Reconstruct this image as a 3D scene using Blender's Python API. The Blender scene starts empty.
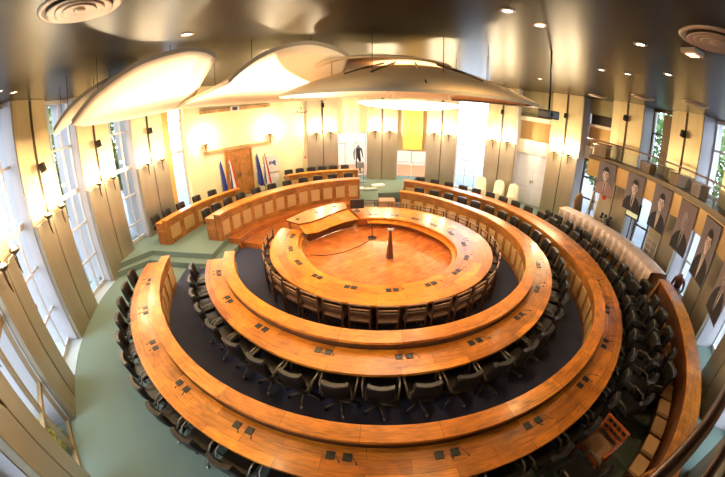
import bpy, bmesh, math, random
from math import sin, cos, radians as R_, pi
from mathutils import Vector, Matrix

sc = bpy.context.scene
COL = sc.collection
# ------------------------------------------------------------------ camera
FPX, PITCH, CAMZ = 324.0, 24.0, 4.35
cd = bpy.data.cameras.new('camera'); cam = bpy.data.objects.new('camera', cd); COL.objects.link(cam)
cam.location = (0, 0, CAMZ); cam.rotation_euler = (R_(90 - PITCH), 0, 0)
cd.type = 'PANO'; cd.sensor_width = 36; cd.sensor_fit = 'HORIZONTAL'; cd.clip_start = .02; cd.clip_end = 300
cd.panorama_type = 'FISHEYE_LENS_POLYNOMIAL'
cd.fisheye_fov = R_(179)
cd.fisheye_polynomial_k0 = 0; cd.fisheye_polynomial_k1 = -(725 / 36.0) / FPX
cd.fisheye_polynomial_k2 = 0; cd.fisheye_polynomial_k3 = 0; cd.fisheye_polynomial_k4 = 0
sc.camera = cam
# ------------------------------------------------------------------ view and sky
sc.view_settings.view_transform = 'Standard'; sc.view_settings.look = 'None'
sc.view_settings.gamma = 1; sc.view_settings.use_curve_mapping = False
sc.view_settings.exposure = 0.55
w = bpy.data.worlds.new('sky'); sc.world = w; w.use_nodes = True
wn = w.node_tree.nodes; wn['Background'].inputs[0].default_value = (.80, .88, 1.0, 1); wn['Background'].inputs[1].default_value = 5.5
try:
    sc.cycles.use_denoising = True; sc.cycles.max_bounces = 8; sc.cycles.diffuse_bounces = 4
    sc.cycles.glossy_bounces = 3; sc.cycles.transparent_max_bounces = 12; sc.cycles.caustics_reflective = False
    sc.cycles.caustics_refractive = False; sc.cycles.sample_clamp_indirect = 4.0
except Exception:
    pass
WARM = (1.0, .66, .30); WARM2 = (1.0, .77, .48)
P_SCONCE, P_DOWN, P_CANOPY = 60.0, 112.0, 600.0

C = Vector((1.0, 8.0, 0)); C0 = Vector((.45, 8.0, 0)); CEIL = 5.5

def pc(a, r, z=0., c=C):
    return Vector((c.x + r * cos(R_(a)), c.y + r * sin(R_(a)), z))

def lamp(name, kind, loc, power, color, size=.05, target=None, spot=100, blend=.6, sx=None):
    l = bpy.data.lights.new(name, kind); l.energy = power; l.color = color
    if kind == 'SPOT':
        l.spot_size = R_(spot); l.spot_blend = blend; l.shadow_soft_size = size
    elif kind == 'POINT':
        l.shadow_soft_size = size
    elif kind == 'AREA':
        l.size = size
    o = bpy.data.objects.new(name, l); COL.objects.link(o); o.location = loc
    if target is not None:
        o.rotation_euler = (Vector(target) - Vector(loc)).to_track_quat('-Z', 'Y').to_euler()
    return o

# added ceiling downlights to brighten the desks (fixtures are built further down)
DOWN = []
for a in range(0, 360, 45):
    DOWN.append(pc(a + 12, 4.9, CEIL - .03, C0))
for k, p in enumerate(DOWN):
    tgt = C0 + (Vector((p.x, p.y, 0)) - C0) * .93
    lamp('added_ceiling_spot', 'SPOT', p - Vector((0, 0, .05)), P_DOWN, WARM, .07, tgt, 118, .7)
CENTRE = [pc(a, 1.6, 4.22, Vector((.95, 6.6, 0))) for a in (60, 180, 300)]
for p in CENTRE:
    lamp('centre_spot', 'SPOT', p, P_DOWN * .75, WARM, .07, (p.x * .8 + .1, 8.0, 0), 130, .8)

FARL = [(-3.6, 11.6), (.6, 12.6), (4.6, 12.2), (-5.6, 9.2)]
for x, y in FARL:
    lamp('added_ceiling_spot', 'SPOT', (x, y, CEIL - .08), 150.0, WARM2, .07, (x * 1.08, y * 1.08, 0), 140, .8)  # added spots that lift the far side, their fittings invented with them

# ------------------------------------------------------------------ materials
MATS = {}
def nm(name):
    m = bpy.data.materials.new(name); m.use_nodes = True
    return m, m.node_tree.nodes, m.node_tree.links, m.node_tree.nodes['Principled BSDF']

def plain(name, col, rough=.6, metal=0., bump=0., bscale=60, var=0.0, spec=None, emit=None, es=1.):
    if name in MATS: return MATS[name]
    m, n, l, b = nm(name)
    b.inputs['Base Color'].default_value = (*col, 1); b.inputs['Roughness'].default_value = rough; b.inputs['Metallic'].default_value = metal
    if spec is not None: b.inputs['Specular IOR Level'].default_value = spec
    t = n.new('ShaderNodeTexCoord')
    nz = n.new('ShaderNodeTexNoise'); nz.inputs['Scale'].default_value = bscale; nz.inputs['Detail'].default_value = 3
    l.new(t.outputs['Object'], nz.inputs['Vector'])
    v = var if var else .06
    hs = n.new('ShaderNodeHueSaturation'); mr = n.new('ShaderNodeMapRange')
    mr.inputs['To Min'].default_value = 1 - v; mr.inputs['To Max'].default_value = 1 + v
    l.new(nz.outputs['Fac'], mr.inputs['Value']); l.new(mr.outputs['Result'], hs.inputs['Value'])
    hs.inputs['Color'].default_value = (*col, 1); l.new(hs.outputs['Color'], b.inputs['Base Color'])
    if bump:
        bp = n.new('ShaderNodeBump'); bp.inputs['Strength'].default_value = bump; bp.inputs['Distance'].default_value = .01
        l.new(nz.outputs['Fac'], bp.inputs['Height']); l.new(bp.outputs['Normal'], b.inputs['Normal'])
    if emit:
        b.inputs['Emission Color'].default_value = (*emit, 1); b.inputs['Emission Strength'].default_value = es
    MATS[name] = m
    return m

def wood(name, c1, c2, rough=.35, bw=.95, bh=.22, use_uv=True, rot=0, seam=.004, coat=.0):
    if name in MATS: return MATS[name]
    m, n, l, b = nm(name)
    t = n.new('ShaderNodeTexCoord'); mp = n.new('ShaderNodeMapping'); mp.inputs['Rotation'].default_value = (0, 0, rot)
    l.new(t.outputs['UV' if use_uv else 'Object'], mp.inputs['Vector'])
    br = n.new('ShaderNodeTexBrick'); br.offset = .5; br.inputs['Scale'].default_value = 1
    br.inputs['Brick Width'].default_value = bw; br.inputs['Row Height'].default_value = bh
    br.inputs['Mortar Size'].default_value = seam; br.inputs['Mortar Smooth'].default_value = .5; br.inputs['Bias'].default_value = 0
    br.inputs['Color1'].default_value = (*c1, 1); br.inputs['Color2'].default_value = (*c2, 1)
    br.inputs['Mortar'].default_value = (*[x * .4 for x in c2], 1)
    l.new(mp.outputs['Vector'], br.inputs['Vector'])
    st = n.new('ShaderNodeMapping'); st.inputs['Scale'].default_value = (2.2, 14, 6)
    l.new(mp.outputs['Vector'], st.inputs['Vector'])
    nz = n.new('ShaderNodeTexNoise'); nz.inputs['Scale'].default_value = 1.6; nz.inputs['Detail'].default_value = 6; nz.inputs['Distortion'].default_value = 1.2
    l.new(st.outputs['Vector'], nz.inputs['Vector'])
    big = n.new('ShaderNodeTexNoise'); big.inputs['Scale'].default_value = 2.1; big.inputs['Detail'].default_value = 4; big.inputs['Distortion'].default_value = .8
    l.new(mp.outputs['Vector'], big.inputs['Vector'])
    ad = n.new('ShaderNodeMath'); ad.operation = 'ADD'; l.new(nz.outputs['Fac'], ad.inputs[0]); l.new(big.outputs['Fac'], ad.inputs[1])
    mr = n.new('ShaderNodeMapRange'); mr.inputs['From Min'].default_value = .6; mr.inputs['From Max'].default_value = 1.4
    mr.inputs['To Min'].default_value = .35; mr.inputs['To Max'].default_value = 1.45
    l.new(ad.outputs[0], mr.inputs['Value'])
    hs = n.new('ShaderNodeHueSaturation'); l.new(br.outputs['Color'], hs.inputs['Color']); l.new(mr.outputs['Result'], hs.inputs['Value'])
    l.new(hs.outputs['Color'], b.inputs['Base Color'])
    b.inputs['Roughness'].default_value = rough; b.inputs['Coat Weight'].default_value = coat; b.inputs['Coat Roughness'].default_value = .15
    bp = n.new('ShaderNodeBump'); bp.inputs['Strength'].default_value = .08; bp.inputs['Distance'].default_value = .004
    l.new(nz.outputs['Fac'], bp.inputs['Height']); l.new(bp.outputs['Normal'], b.inputs['Normal'])
    MATS[name] = m
    return m

def streaked(name, col, rough, metal, amp=.2):
    if name in MATS: return MATS[name]
    m, n, l, b = nm(name)
    t = n.new('ShaderNodeTexCoord'); mp = n.new('ShaderNodeMapping'); mp.inputs['Scale'].default_value = (2.2, 2.2, .35)
    l.new(t.outputs['Object'], mp.inputs['Vector'])
    nz = n.new('ShaderNodeTexNoise'); nz.inputs['Scale'].default_value = 1.3; nz.inputs['Detail'].default_value = 4
    l.new(mp.outputs['Vector'], nz.inputs['Vector'])
    mr = n.new('ShaderNodeMapRange'); mr.inputs['To Min'].default_value = 1 - amp; mr.inputs['To Max'].default_value = 1 + amp
    l.new(nz.outputs['Fac'], mr.inputs['Value'])
    hs = n.new('ShaderNodeHueSaturation'); hs.inputs['Color'].default_value = (*col, 1); l.new(mr.outputs['Result'], hs.inputs['Value'])
    l.new(hs.outputs['Color'], b.inputs['Base Color'])
    b.inputs['Roughness'].default_value = rough; b.inputs['Metallic'].default_value = metal
    MATS[name] = m
    return m

def glassm():
    if 'glass' in MATS: return MATS['glass']
    m = bpy.data.materials.new('glass'); m.use_nodes = True; n = m.node_tree.nodes; l = m.node_tree.links
    n.remove(n['Principled BSDF']); out = n['Material Output']
    tr = n.new('ShaderNodeBsdfTransparent'); tr.inputs[0].default_value = (.93, .96, .97, 1)
    gl = n.new('ShaderNodeBsdfGlossy'); gl.inputs['Roughness'].default_value = .02
    lw = n.new('ShaderNodeLayerWeight'); lw.inputs[0].default_value = .5
    pw = n.new('ShaderNodeMath'); pw.operation = 'POWER'; pw.inputs[1].default_value = 4; l.new(lw.outputs['Facing'], pw.inputs[0])
    fr = n.new('ShaderNodeMath'); fr.operation = 'MULTIPLY_ADD'; fr.inputs[1].default_value = .4; fr.inputs[2].default_value = .015; l.new(pw.outputs[0], fr.inputs[0])
    mx = n.new('ShaderNodeMixShader'); l.new(fr.outputs[0], mx.inputs[0]); l.new(tr.outputs[0], mx.inputs[1]); l.new(gl.outputs[0], mx.inputs[2])
    l.new(mx.outputs[0], out.inputs['Surface'])
    MATS['glass'] = m
    return m

M_TOP = wood('burl_desktop', (.80, .27, .024), (.42, .12, .010), .32, 1.0, .27, coat=.12)
M_LEDGE = wood('burl_ledge', (.82, .285, .028), (.52, .15, .013), .32, .95, 2.0, coat=.12)
M_FRONT = wood('walnut_front', (.44, .17, .035), (.33, .115, .022), .4, .8, 3.0)
M_INSET = plain('tan_panel', (.56, .34, .13), .75, 0, .05, 30)
M_DARKW = wood('dark_wood', (.13, .045, .016), (.09, .03, .012), .35, 1.2, 3.0)
M_PARQ = wood('parquet', (.72, .225, .06), (.64, .185, .045), .25, 2.6, .17, use_uv=False, rot=R_(-38), coat=.5)
M_PLINTH = wood('plinth_wood', (.48, .15, .03), (.38, .11, .022), .3, 1.1, .5, coat=.2)
M_NAVY = plain('navy_carpet', (.055, .064, .115), .95, 0, .3, 220, .15, .1)
M_GREEN = plain('green_carpet', (.17, .235, .205), .95, 0, .3, 220, .10, .1)
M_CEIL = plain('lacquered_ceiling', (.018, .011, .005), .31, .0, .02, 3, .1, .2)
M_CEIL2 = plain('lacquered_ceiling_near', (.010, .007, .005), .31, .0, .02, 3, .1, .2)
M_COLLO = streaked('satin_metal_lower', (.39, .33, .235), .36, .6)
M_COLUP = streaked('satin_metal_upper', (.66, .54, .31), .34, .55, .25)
M_WALL = plain('ivory_plaster', (.88, .76, .46), .8, 0, .05, 25, .05)
M_CREAM = plain('cream_beam', (.80, .72, .55), .7)
M_REVEAL = plain('pale_reveal', (.44, .42, .44), .7)
M_FRAME = plain('bronze_frame', (.36, .26, .14), .4, .5)
M_WFRAME = plain('pale_frame', (.62, .60, .58), .5, .2)
M_CANOPY = plain('canopy_plaster', (.86, .76, .56), .75, 0, 0, 10, .02)
M_CANTOP = plain('canopy_top', (.60, .42, .23), .7, 0, 0, 6, .1)
M_CANOUT = plain('canopy_edge', (.42, .34, .22), .7)
M_BLACK = plain('black_plastic', (.015, .014, .014), .35)
M_LEATHER = plain('black_leather', (.013, .010, .008), .38, 0, .15, 90, .2)
M_CHROME = plain('chrome', (.65, .62, .58), .2, 1.)
M_STEEL = plain('brushed_steel', (.45, .44, .42), .35, .9)
M_BRONZE = plain('dark_bronze', (.10, .07, .04), .4, .6)
M_WHITE = plain('white_paint', (.82, .80, .76), .6)
M_GOLD = streaked('golden_panel', (.50, .31, .11), .45, .35)
M_VENT = plain('vent_metal', (.62, .52, .42), .4, .3)
M_GLOW = plain('lamp_glow', (1, .9, .7), .5, emit=(1.0, .80, .48), es=14)
M_DGLOW = plain('downlight_glow', (1, .9, .7), .5, emit=(1.0, .86, .62), es=9)
M_SHEET = plain('dust_sheet', (.70, .52, .44), .4, 0, 1.0, 9, .35)
M_DRAPE = plain('ivory_drape', (.85, .76, .58), .85, 0, .1, 30)
M_GLASS = glassm()

# ------------------------------------------------------------------ mesh helpers
class MB:
    def __init__(s): s.bm = bmesh.new(); s.uv = s.bm.loops.layers.uv.new('UVMap'); s.mats = []
    def mi(s, m):
        if m is None: return 0
        if m not in s.mats: s.mats.append(m)
        return s.mats.index(m)
    def face(s, pts, uvs=None, m=None, smooth=False):
        try: f = s.bm.faces.new([p if isinstance(p, bmesh.types.BMVert) else s.bm.verts.new(p) for p in pts])
        except ValueError: return None
        f.material_index = s.mi(m); f.smooth = smooth
        if uvs:
            for lp, u in zip(f.loops, uvs): lp[s.uv].uv = u
        return f
    def box(s, c, size, rot=None, m=None, bev=0.0):
        hx, hy, hz = [v / 2 for v in size]; rot = rot or Matrix.Identity(3); c = Vector(c)
        vs = [s.bm.verts.new(c + rot @ Vector((x, y, z))) for x in (-hx, hx) for y in (-hy, hy) for z in (-hz, hz)]
        fs = []
        for q in ((0, 1, 3, 2), (4, 6, 7, 5), (0, 4, 5, 1), (2, 3, 7, 6), (0, 2, 6, 4), (1, 5, 7, 3)):
            f = s.bm.faces.new([vs[i] for i in q]); f.material_index = s.mi(m); fs.append(f)
            d = [(vs[i].co) for i in q]
            ax = max(range(3), key=lambda k: abs((rot.inverted() @ (d[1] - d[0]).cross(d[2] - d[0]))[k]))
            for lp in f.loops:
                q2 = rot.inverted() @ (lp.vert.co - c)
                o = [q2[k] for k in range(3) if k != ax]; lp[s.uv].uv = (o[0] + .37, o[1] + .11)
        if bev:
            es = list({e for f in fs for e in f.edges})
            bmesh.ops.bevel(s.bm, geom=es, offset=bev, segments=2, profile=.5, affect='EDGES')
        return s
    def tube(s, pts, r, n=8, m=None, cap=True, closed=False):
        pts = [Vector(p) for p in pts]; rs = r if isinstance(r, (list, tuple)) else [r] * len(pts); rings = []
        N = len(pts)
        for i, p in enumerate(pts):
            if closed: t = pts[(i + 1) % N] - pts[i - 1]
            else: t = pts[min(i + 1, N - 1)] - pts[max(i - 1, 0)]
            t.normalize(); u = t.cross(Vector((0, 0, 1)))
            if u.length < 1e-3: u = t.cross(Vector((0, 1, 0)))
            u.normalize(); v = t.cross(u)
            rings.append([s.bm.verts.new(p + (u * cos(2 * pi * k / n) + v * sin(2 * pi * k / n)) * rs[i]) for k in range(n)])
        for i in range(N if closed else N - 1):
            a, b = rings[i], rings[(i + 1) % N]
            for k in range(n):
                f = s.bm.faces.new([a[k], a[(k + 1) % n], b[(k + 1) % n], b[k]]); f.smooth = True; f.material_index = s.mi(m)
        if cap and not closed:
            for q in (rings[0], rings[-1]):
                f = s.bm.faces.new(q); f.material_index = s.mi(m)
        return s
    def lathe(s, prof, n=20, c=(0, 0, 0), m=None, rot=None):
        c = Vector(c); rot = rot or Matrix.Identity(3); rings = []
        for r, z in prof:
            rings.append([s.bm.verts.new(c + rot @ Vector((max(r, 1e-4) * cos(2 * pi * k / n), max(r, 1e-4) * sin(2 * pi * k / n), z))) for k in range(n)])
        for a, b in zip(rings, rings[1:]):
            for k in range(n):
                f = s.bm.faces.new([a[k], a[(k + 1) % n], b[(k + 1) % n], b[k]]); f.smooth = True; f.material_index = s.mi(m)
        for q in (rings[0], rings[-1]):
            if (q[0].co - q[n // 2].co).length > 1e-3:
                f = s.bm.faces.new(q); f.material_index = s.mi(m)
        return s
    def prism(s, poly, z0, z1, m=None):
        lo = [s.bm.verts.new((x, y, z0)) for x, y in poly]; hi = [s.bm.verts.new((x, y, z1)) for x, y in poly]
        for f in (s.bm.faces.new(hi), s.bm.faces.new(lo[::-1])):
            f.material_index = s.mi(m)
            for lp in f.loops: lp[s.uv].uv = lp.vert.co.xy
        k = len(poly)
        for i in range(k):
            f = s.bm.faces.new([lo[i], lo[(i + 1) % k], hi[(i + 1) % k], hi[i]]); f.material_index = s.mi(m)
        return s
    def sweep(s, prof, a0, a1, c=(0, 0), step=2.0, m=None, rf=None, caps=True, closed=True, smooth=True, local=None):
        """prof: list of (r, z); rf(frac_r, angle) -> radius; swept from angle a0 to a1 (deg)"""
        n = max(2, int(abs(a1 - a0) / step) + 1); rings = []; L = [0]; us = []
        k = len(prof)
        for i in range(1, k + 1):
            p, q = prof[i - 1], prof[i % k]; L.append(L[-1] + math.hypot(p[0] - q[0], p[1] - q[1]))
        arc = 0; prev = None
        for i in range(n + 1):
            a = a0 + (a1 - a0) * i / n; ring = []
            for r, z in prof:
                rr = rf(r, a) if rf else r
                ring.append(s.bm.verts.new((c[0] + rr * cos(R_(a)), c[1] + rr * sin(R_(a)), z)))
            if prev is not None: arc += (ring[0].co - prev[0].co).length
            rings.append(ring); us.append(arc); prev = ring
        rng = range(k) if closed else range(k - 1)
        for i in range(n):
            A, B = rings[i], rings[i + 1]
            for j in rng:
                j2 = (j + 1) % k
                f = s.bm.faces.new([A[j], A[j2], B[j2], B[j]]); f.material_index = s.mi(m)
                for lp, u in zip(f.loops, ((us[i], L[j]), (us[i], L[j + 1]), (us[i + 1], L[j + 1]), (us[i + 1], L[j]))): lp[s.uv].uv = u
        if caps and closed and abs(a1 - a0) < 359.9:
            for q in (rings[0], rings[-1]):
                f = s.bm.faces.new(q); f.material_index = s.mi(m)
                for lp in f.loops: lp[s.uv].uv = (lp.vert.co.xy - Vector(c[:2])).length, lp.vert.co.z
        return s
    def build(s, name, mat=None, parent=None, loc=None, rotz=0, fix=True):
        if fix: bmesh.ops.recalc_face_normals(s.bm, faces=s.bm.faces)
        me = bpy.data.meshes.new(name); s.bm.to_mesh(me); s.bm.free()
        if s.mats:
            for m in s.mats: me.materials.append(m)
        elif mat: me.materials.append(mat)
        o = bpy.data.objects.new(name, me); COL.objects.link(o)
        if parent: o.parent = parent
        if loc is not None: o.location = loc
        if rotz: o.rotation_euler = (0, 0, rotz)
        return o

def tag(o, label, cat, group=None, kind=None):
    o['label'] = label; o['category'] = cat
    if group: o['group'] = group
    if kind: o['kind'] = kind
    return o
def thing(name, label, cat, loc=(0, 0, 0), rotz=0, group=None):
    o = bpy.data.objects.new(name, None); o.empty_display_size = .1; COL.objects.link(o); o.location = loc; o.rotation_euler = (0, 0, rotz)
    return tag(o, label, cat, group)
def struct(o): o['kind'] = 'structure'; return o
def dup(root, loc, rotz, label=None, group=None):
    r = root.copy(); COL.objects.link(r); r.location = loc; r.rotation_euler = (0, 0, rotz)
    if label: r['label'] = label
    if group: r['group'] = group
    for ch in list(root.children):
        c = ch.copy(); COL.objects.link(c); c.parent = r
        for g in ch.children:
            d = g.copy(); COL.objects.link(d); d.parent = c
    return r
class Proto:
    """the first placing moves the built thing itself, later ones copy it"""
    def __init__(s, root): s.root = root; s.used = False
    def put(s, loc, rotz, label, group):
        if not s.used:
            s.used = True; o = s.root; o.location = loc; o.rotation_euler = (0, 0, rotz); o['label'] = label; o['group'] = group
            bpy.context.view_layer.update(); return o
        return dup(s.root, loc, rotz, label, group)
ONES = 'zero first second third fourth fifth sixth seventh eighth ninth tenth eleventh twelfth thirteenth fourteenth fifteenth sixteenth seventeenth eighteenth nineteenth'.split()
TENS = {2: 'twent', 3: 'thirt', 4: 'fort', 5: 'fift', 6: 'sixt', 7: 'sevent'}
def nth(n):
    if n < 20: return ONES[n]
    t, u = divmod(n, 10)
    return TENS[t] + 'ieth' if u == 0 else TENS[t] + 'y-' + ONES[u]

def table(tab):
    ks = sorted(tab)
    def f(a):
        if a <= ks[0]: return tab[ks[0]]
        if a >= ks[-1]: return tab[ks[-1]]
        for k0, k1 in zip(ks, ks[1:]):
            if a <= k1:
                t = (a - k0) / (k1 - k0); t = t * t * (3 - 2 * t) if False else t
                return tab[k0] * (1 - t) + tab[k1] * t
    def g(a):   # smoothed
        return sum(f(a + d) * w for d, w in ((-12, 1), (-6, 2), (0, 3), (6, 2), (12, 1))) / 9
    return g
R3I = table({-168: 5.66, -145: 5.67, -134: 5.70, -121: 5.76, -90: 5.79, -43: 5.73, -28: 5.52, -9: 5.22, 2: 5.12, 31: 5.36, 56: 5.62, 78: 6.3})
R3O = table({-168: 6.4, -139: 6.43, -115: 6.5, -90: 6.56, -62: 6.52, -35: 6.36, -20: 6.24, 1: 6.2, 31: 6.35, 56: 6.65, 78: 7.25})
R2I = table({-165: 3.8, -134: 3.92, -100: 3.97, -70: 3.93, -28: 3.9, 9: 3.87, 39: 3.83, 59: 4.1, 77: 4.42})
R2O = table({-165: 4.57, -130: 4.65, -103: 4.8, -58: 4.72, -35: 4.60, -14: 4.62, 9: 4.60, 39: 4.6, 59: 4.82, 77: 5.1})
R1I = table({-200: 2.3, -178: 2.2, -150: 2.12, -120: 2.25, -90: 2.3, -50: 2.25, -12: 2.08, 7: 1.92, 29: 1.75, 78: 1.74, 110: 1.75})
R1O = table({-206: 3.05, -180: 2.92, -145: 2.94, -100: 3.02, -34: 3.06, 1: 3.06, 21: 2.9, 63: 2.86, 110: 2.85})
def mix(fi, fo):      # profile radius given as fraction 0..1 from inner to outer edge
    return lambda t, a: fi(a) + (fo(a) - fi(a)) * t

# ------------------------------------------------------------------ setting: floor, ceiling, platform
mb = MB(); mb.prism([(C.x + 10.2 * cos(R_(a)), C.y + 10.2 * sin(R_(a))) for a in range(0, 360, 4)], -.2, 0)
struct(mb.build('floor', M_GREEN))
mb = MB(); mb.sweep([(0.0, .0), (0.0, .006), (1, .006), (1, .0)], -188, 172, C0, 3, rf=lambda t, a: 1.2 + (R3I(min(a, 78)) + .06 - 1.2) * t)
struct(mb.build('carpet', M_NAVY))
mb = MB(); mb.prism([(C0.x + 2.25 * cos(R_(a)), C0.y + 2.25 * sin(R_(a))) for a in range(0, 360, 5)], .007, .38)
struct(mb.build('parquet_floor', M_PARQ))
# platform with its steps
wallarc = [tuple(pc(a, 9.6)[:2]) for a in range(78, 187, 4)]
dais_in = [tuple(pc(a, 4.9, 0, C0)[:2]) for a in (171, 160, 150, 140, 130, 120, 110, 100)]
plat = [(-8.2, 6.7), (-7.5, 7.15), (-6.84, 8.05), (-5.33, 7.92), (-4.4, 7.86), (-4.4, 8.66)] + dais_in + [(-.45, 12.95), (.66, 12.95), (.7, 14.0), (1.7, 14.15)] + wallarc
mb = MB(); mb.prism(plat, 0.0, .35); struct(mb.build('platform', M_GREEN))
low = [(-8.1, 6.45), (-7.5, 6.85), (-6.76, 7.72), (-5.33, 7.6), (-4.1, 7.55), (-3.95, 8.85), (-4.3, 9.3), (-5, 9), (-6, 9), (-8, 8)]
mb = MB(); mb.prism(low, 0.0, .175); struct(mb.build('platform_step', M_GREEN))
mb = MB(); mb.box((.1, 12.72, .0875), (1.1, .55, .175)); struct(mb.build('platform_step', M_GREEN))
mb = MB(); mb.sweep([(4.45, .0), (4.45, .36), (4.97, .36), (4.97, .0)], 168, 98, C0, 4); struct(mb.build('plinth_upper', M_PLINTH))
mb = MB(); mb.sweep([(3.35, .0), (3.35, .18), (4.47, .18), (4.47, .0)], 166, 99, C0, 4); struct(mb.build('plinth_lower', M_PLINTH))

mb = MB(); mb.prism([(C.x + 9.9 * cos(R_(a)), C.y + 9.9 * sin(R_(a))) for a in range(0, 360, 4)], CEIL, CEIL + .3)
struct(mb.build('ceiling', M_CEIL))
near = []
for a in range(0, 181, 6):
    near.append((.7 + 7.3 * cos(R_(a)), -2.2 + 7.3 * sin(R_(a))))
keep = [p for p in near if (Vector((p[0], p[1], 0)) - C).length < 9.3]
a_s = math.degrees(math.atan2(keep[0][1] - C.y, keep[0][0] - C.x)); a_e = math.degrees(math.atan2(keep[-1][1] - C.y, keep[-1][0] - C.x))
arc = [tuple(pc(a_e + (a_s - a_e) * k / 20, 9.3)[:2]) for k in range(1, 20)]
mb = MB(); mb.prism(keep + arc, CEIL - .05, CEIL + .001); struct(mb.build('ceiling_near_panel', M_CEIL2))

# outside ground
mb = MB(); mb.sweep([(9.3, -.3), (9.3, -.25), (45, -.25), (45, -.3)], 0, 360, C, 6)
struct(mb.build('ground_outside', plain('pale_paving', (.15, .17, .20), .9, 0, .2, 2, .15)))

# ------------------------------------------------------------------ columns
COLS = [110, 90, 70, 50, 29, 9.5, -9.5, -28, -46, -65, -84, -103, -121, -139, -157, -175.5, -192.5]
HALF = {-139: 4.2, -121: 4.6}
RIN = 8.6
def flatbox(mb, a, r0, r1, w0, z0, z1, off=0, m=None, bev=0):
    """box facing the centre at angle a: radial r0..r1, tangential width w0 centred at off"""
    rot = Matrix.Rotation(R_(a), 3, 'Z')
    c = C + rot @ Vector(((r0 + r1) / 2, off, 0)); c.z = (z0 + z1) / 2
    mb.box(c, (r1 - r0, w0, z1 - z0), rot, m, bev)
M_COLS = []
SCONCE_N = 0
WHERE = {110: 'behind the rear curved desk beside the flag wall', 90: 'between the glazed far doorway and the hanging gold panel', 70: 'between the gold panel and the tall bright window',
         50: 'between the tall bright window and the grey double doors', 29: 'nearest the ceiling projector', 9.5: 'behind the first portrait', -9.5: 'behind the third portrait',
         -28: 'behind the fifth portrait', -46: 'behind the last portrait', -65: 'under the balcony near the bench', -84: 'under the balcony', -103: 'next to the balcony end', -121: 'beside the bronze framed garden window',
         -139: 'beside the bronze garden window, farther side', -157: 'opposite the outer ring desk end', -175.5: 'at the edge of the green steps', -192.5: 'behind the curved desk on the green platform'}
for a in COLS:
    hw = HALF.get(a, 5.2); W = 2 * RIN * math.sin(R_(hw)); vis = -70 < ((a + 180) % 360 - 180) or a < -110
    base = 0.0
    if not vis:
        mb = MB(); flatbox(mb, a, RIN, 9.7, W, 0, CEIL); struct(mb.build('column', M_COLLO)); continue
    t = thing('column', 'satin metal clad column, ' + WHERE[a], 'column'); t['kind'] = 'structure'
    mb = MB(); flatbox(mb, a, RIN + .12, 9.75, W, 0, CEIL); mb.build('column_core', M_REVEAL, t)
    for s in (-1, 1):
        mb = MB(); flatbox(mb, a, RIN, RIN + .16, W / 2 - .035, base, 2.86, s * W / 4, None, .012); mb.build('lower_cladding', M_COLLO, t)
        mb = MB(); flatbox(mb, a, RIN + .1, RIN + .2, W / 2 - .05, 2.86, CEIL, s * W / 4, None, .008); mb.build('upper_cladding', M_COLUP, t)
    mb = MB(); flatbox(mb, a, RIN + .085, RIN + .12, .03, 0, CEIL - .02, -.03); flatbox(mb, a, RIN + .085, RIN + .12, .03, 0, CEIL - .02, .03)
    mb.build('conduit', M_BRONZE, t)

# wall lamps
def make_sconce():
    t = thing('wall_lamp', 'x', 'wall lamp')
    mb = MB(); mb.tube([(0, 0, -.42), (.02, 0, -.3), (.03, 0, -.12), (.02, 0, -.02)], [.006, .022, .034, .02], 8); mb.build('stem', M_BRONZE, t)
    mb = MB(); mb.lathe([(.03, -.06), (.09, -.02), (.125, .04), (.115, .04), (.08, -.005), (.02, -.03)], 14); mb.build('lamp_shade', M_BRONZE, t)
    mb = MB(); mb.lathe([(.0, .005), (.05, .012), (.06, .035), (.04, .06), (0, .07)], 10); mb.build('bulb', M_GLOW, t)
    return t
sconce = Proto(make_sconce())
def place_sconce(a, off, z, label, group, r=RIN - .13, power=P_SCONCE):
    rot = Matrix.Rotation(R_(a), 3, 'Z'); p = C + rot @ Vector((r, off, 0)); p.z = z
    sconce.put(p, R_(a), label, group)
    lamp('wall_lamp_light', 'POINT', p + Vector((-.20 * cos(R_(a)), -.20 * sin(R_(a)), .20)), power, WARM2, .06)
for a in COLS:
    if -110 < a < -60: continue
    for s in (-1, 1):
        side = 'clockwise-most' if s < 0 else 'other'
        lr = 'right-hand' if s < 0 else 'left-hand'
        place_sconce(a, s * .36, 2.93, '%s bronze uplight on the column %s' % (lr, WHERE[a]), 'uplights on the columns',
                     power=P_SCONCE * (.7 if -60 < a < 20 else .45 if -145 < a < -110 else 1.7 if a > 20 else 1.0))

# ------------------------------------------------------------------ windows between the columns
WN = [0]
def pane(a, half, r, z0, z1, nv, rails, fm, fw=.05, label=None, glass=True, bottom=0.12, depth=.09):
    WN[0] += 1
    W = 2 * r * math.sin(R_(half)); e = bpy.data.objects.new('window_%d' % WN[0], None); COL.objects.link(e); e['kind'] = 'structure'
    mb = MB()
    flatbox(mb, a, r, r + depth, fw * 1.4, z0, z1, -W / 2 + fw * .7); flatbox(mb, a, r, r + depth, fw * 1.4, z0, z1, W / 2 - fw * .7)
    for zz, hh in [(z0 + bottom / 2, bottom), (z1 - .05, .1)] + rails: flatbox(mb, a, r + .003, r + depth - .003, W - fw * 1.6, zz - hh / 2, zz + hh / 2)
    for k in range(1, nv): flatbox(mb, a, r + .006, r + depth - .006, fw, z0 + .02, z1 - .02, -W / 2 + W * k / nv)
    mb.build('window_frame', fm, e)
    if glass:
        mb = MB(); flatbox(mb, a, r + depth * .4, r + depth * .4 + .012, W - .02, z0 + .02, z1 - .02); mb.build('window_glass', M_GLASS, e)
    return e
def wallseg(name, a0, a1, z0, z1, r=9.35, th=.3, m=None, step=3):
    mb = MB(); mb.sweep([(r, z0), (r, z1), (r + th, z1), (r + th, z0)], a0, a1, C, step); return struct(mb.build(name, m or M_WALL))
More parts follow.
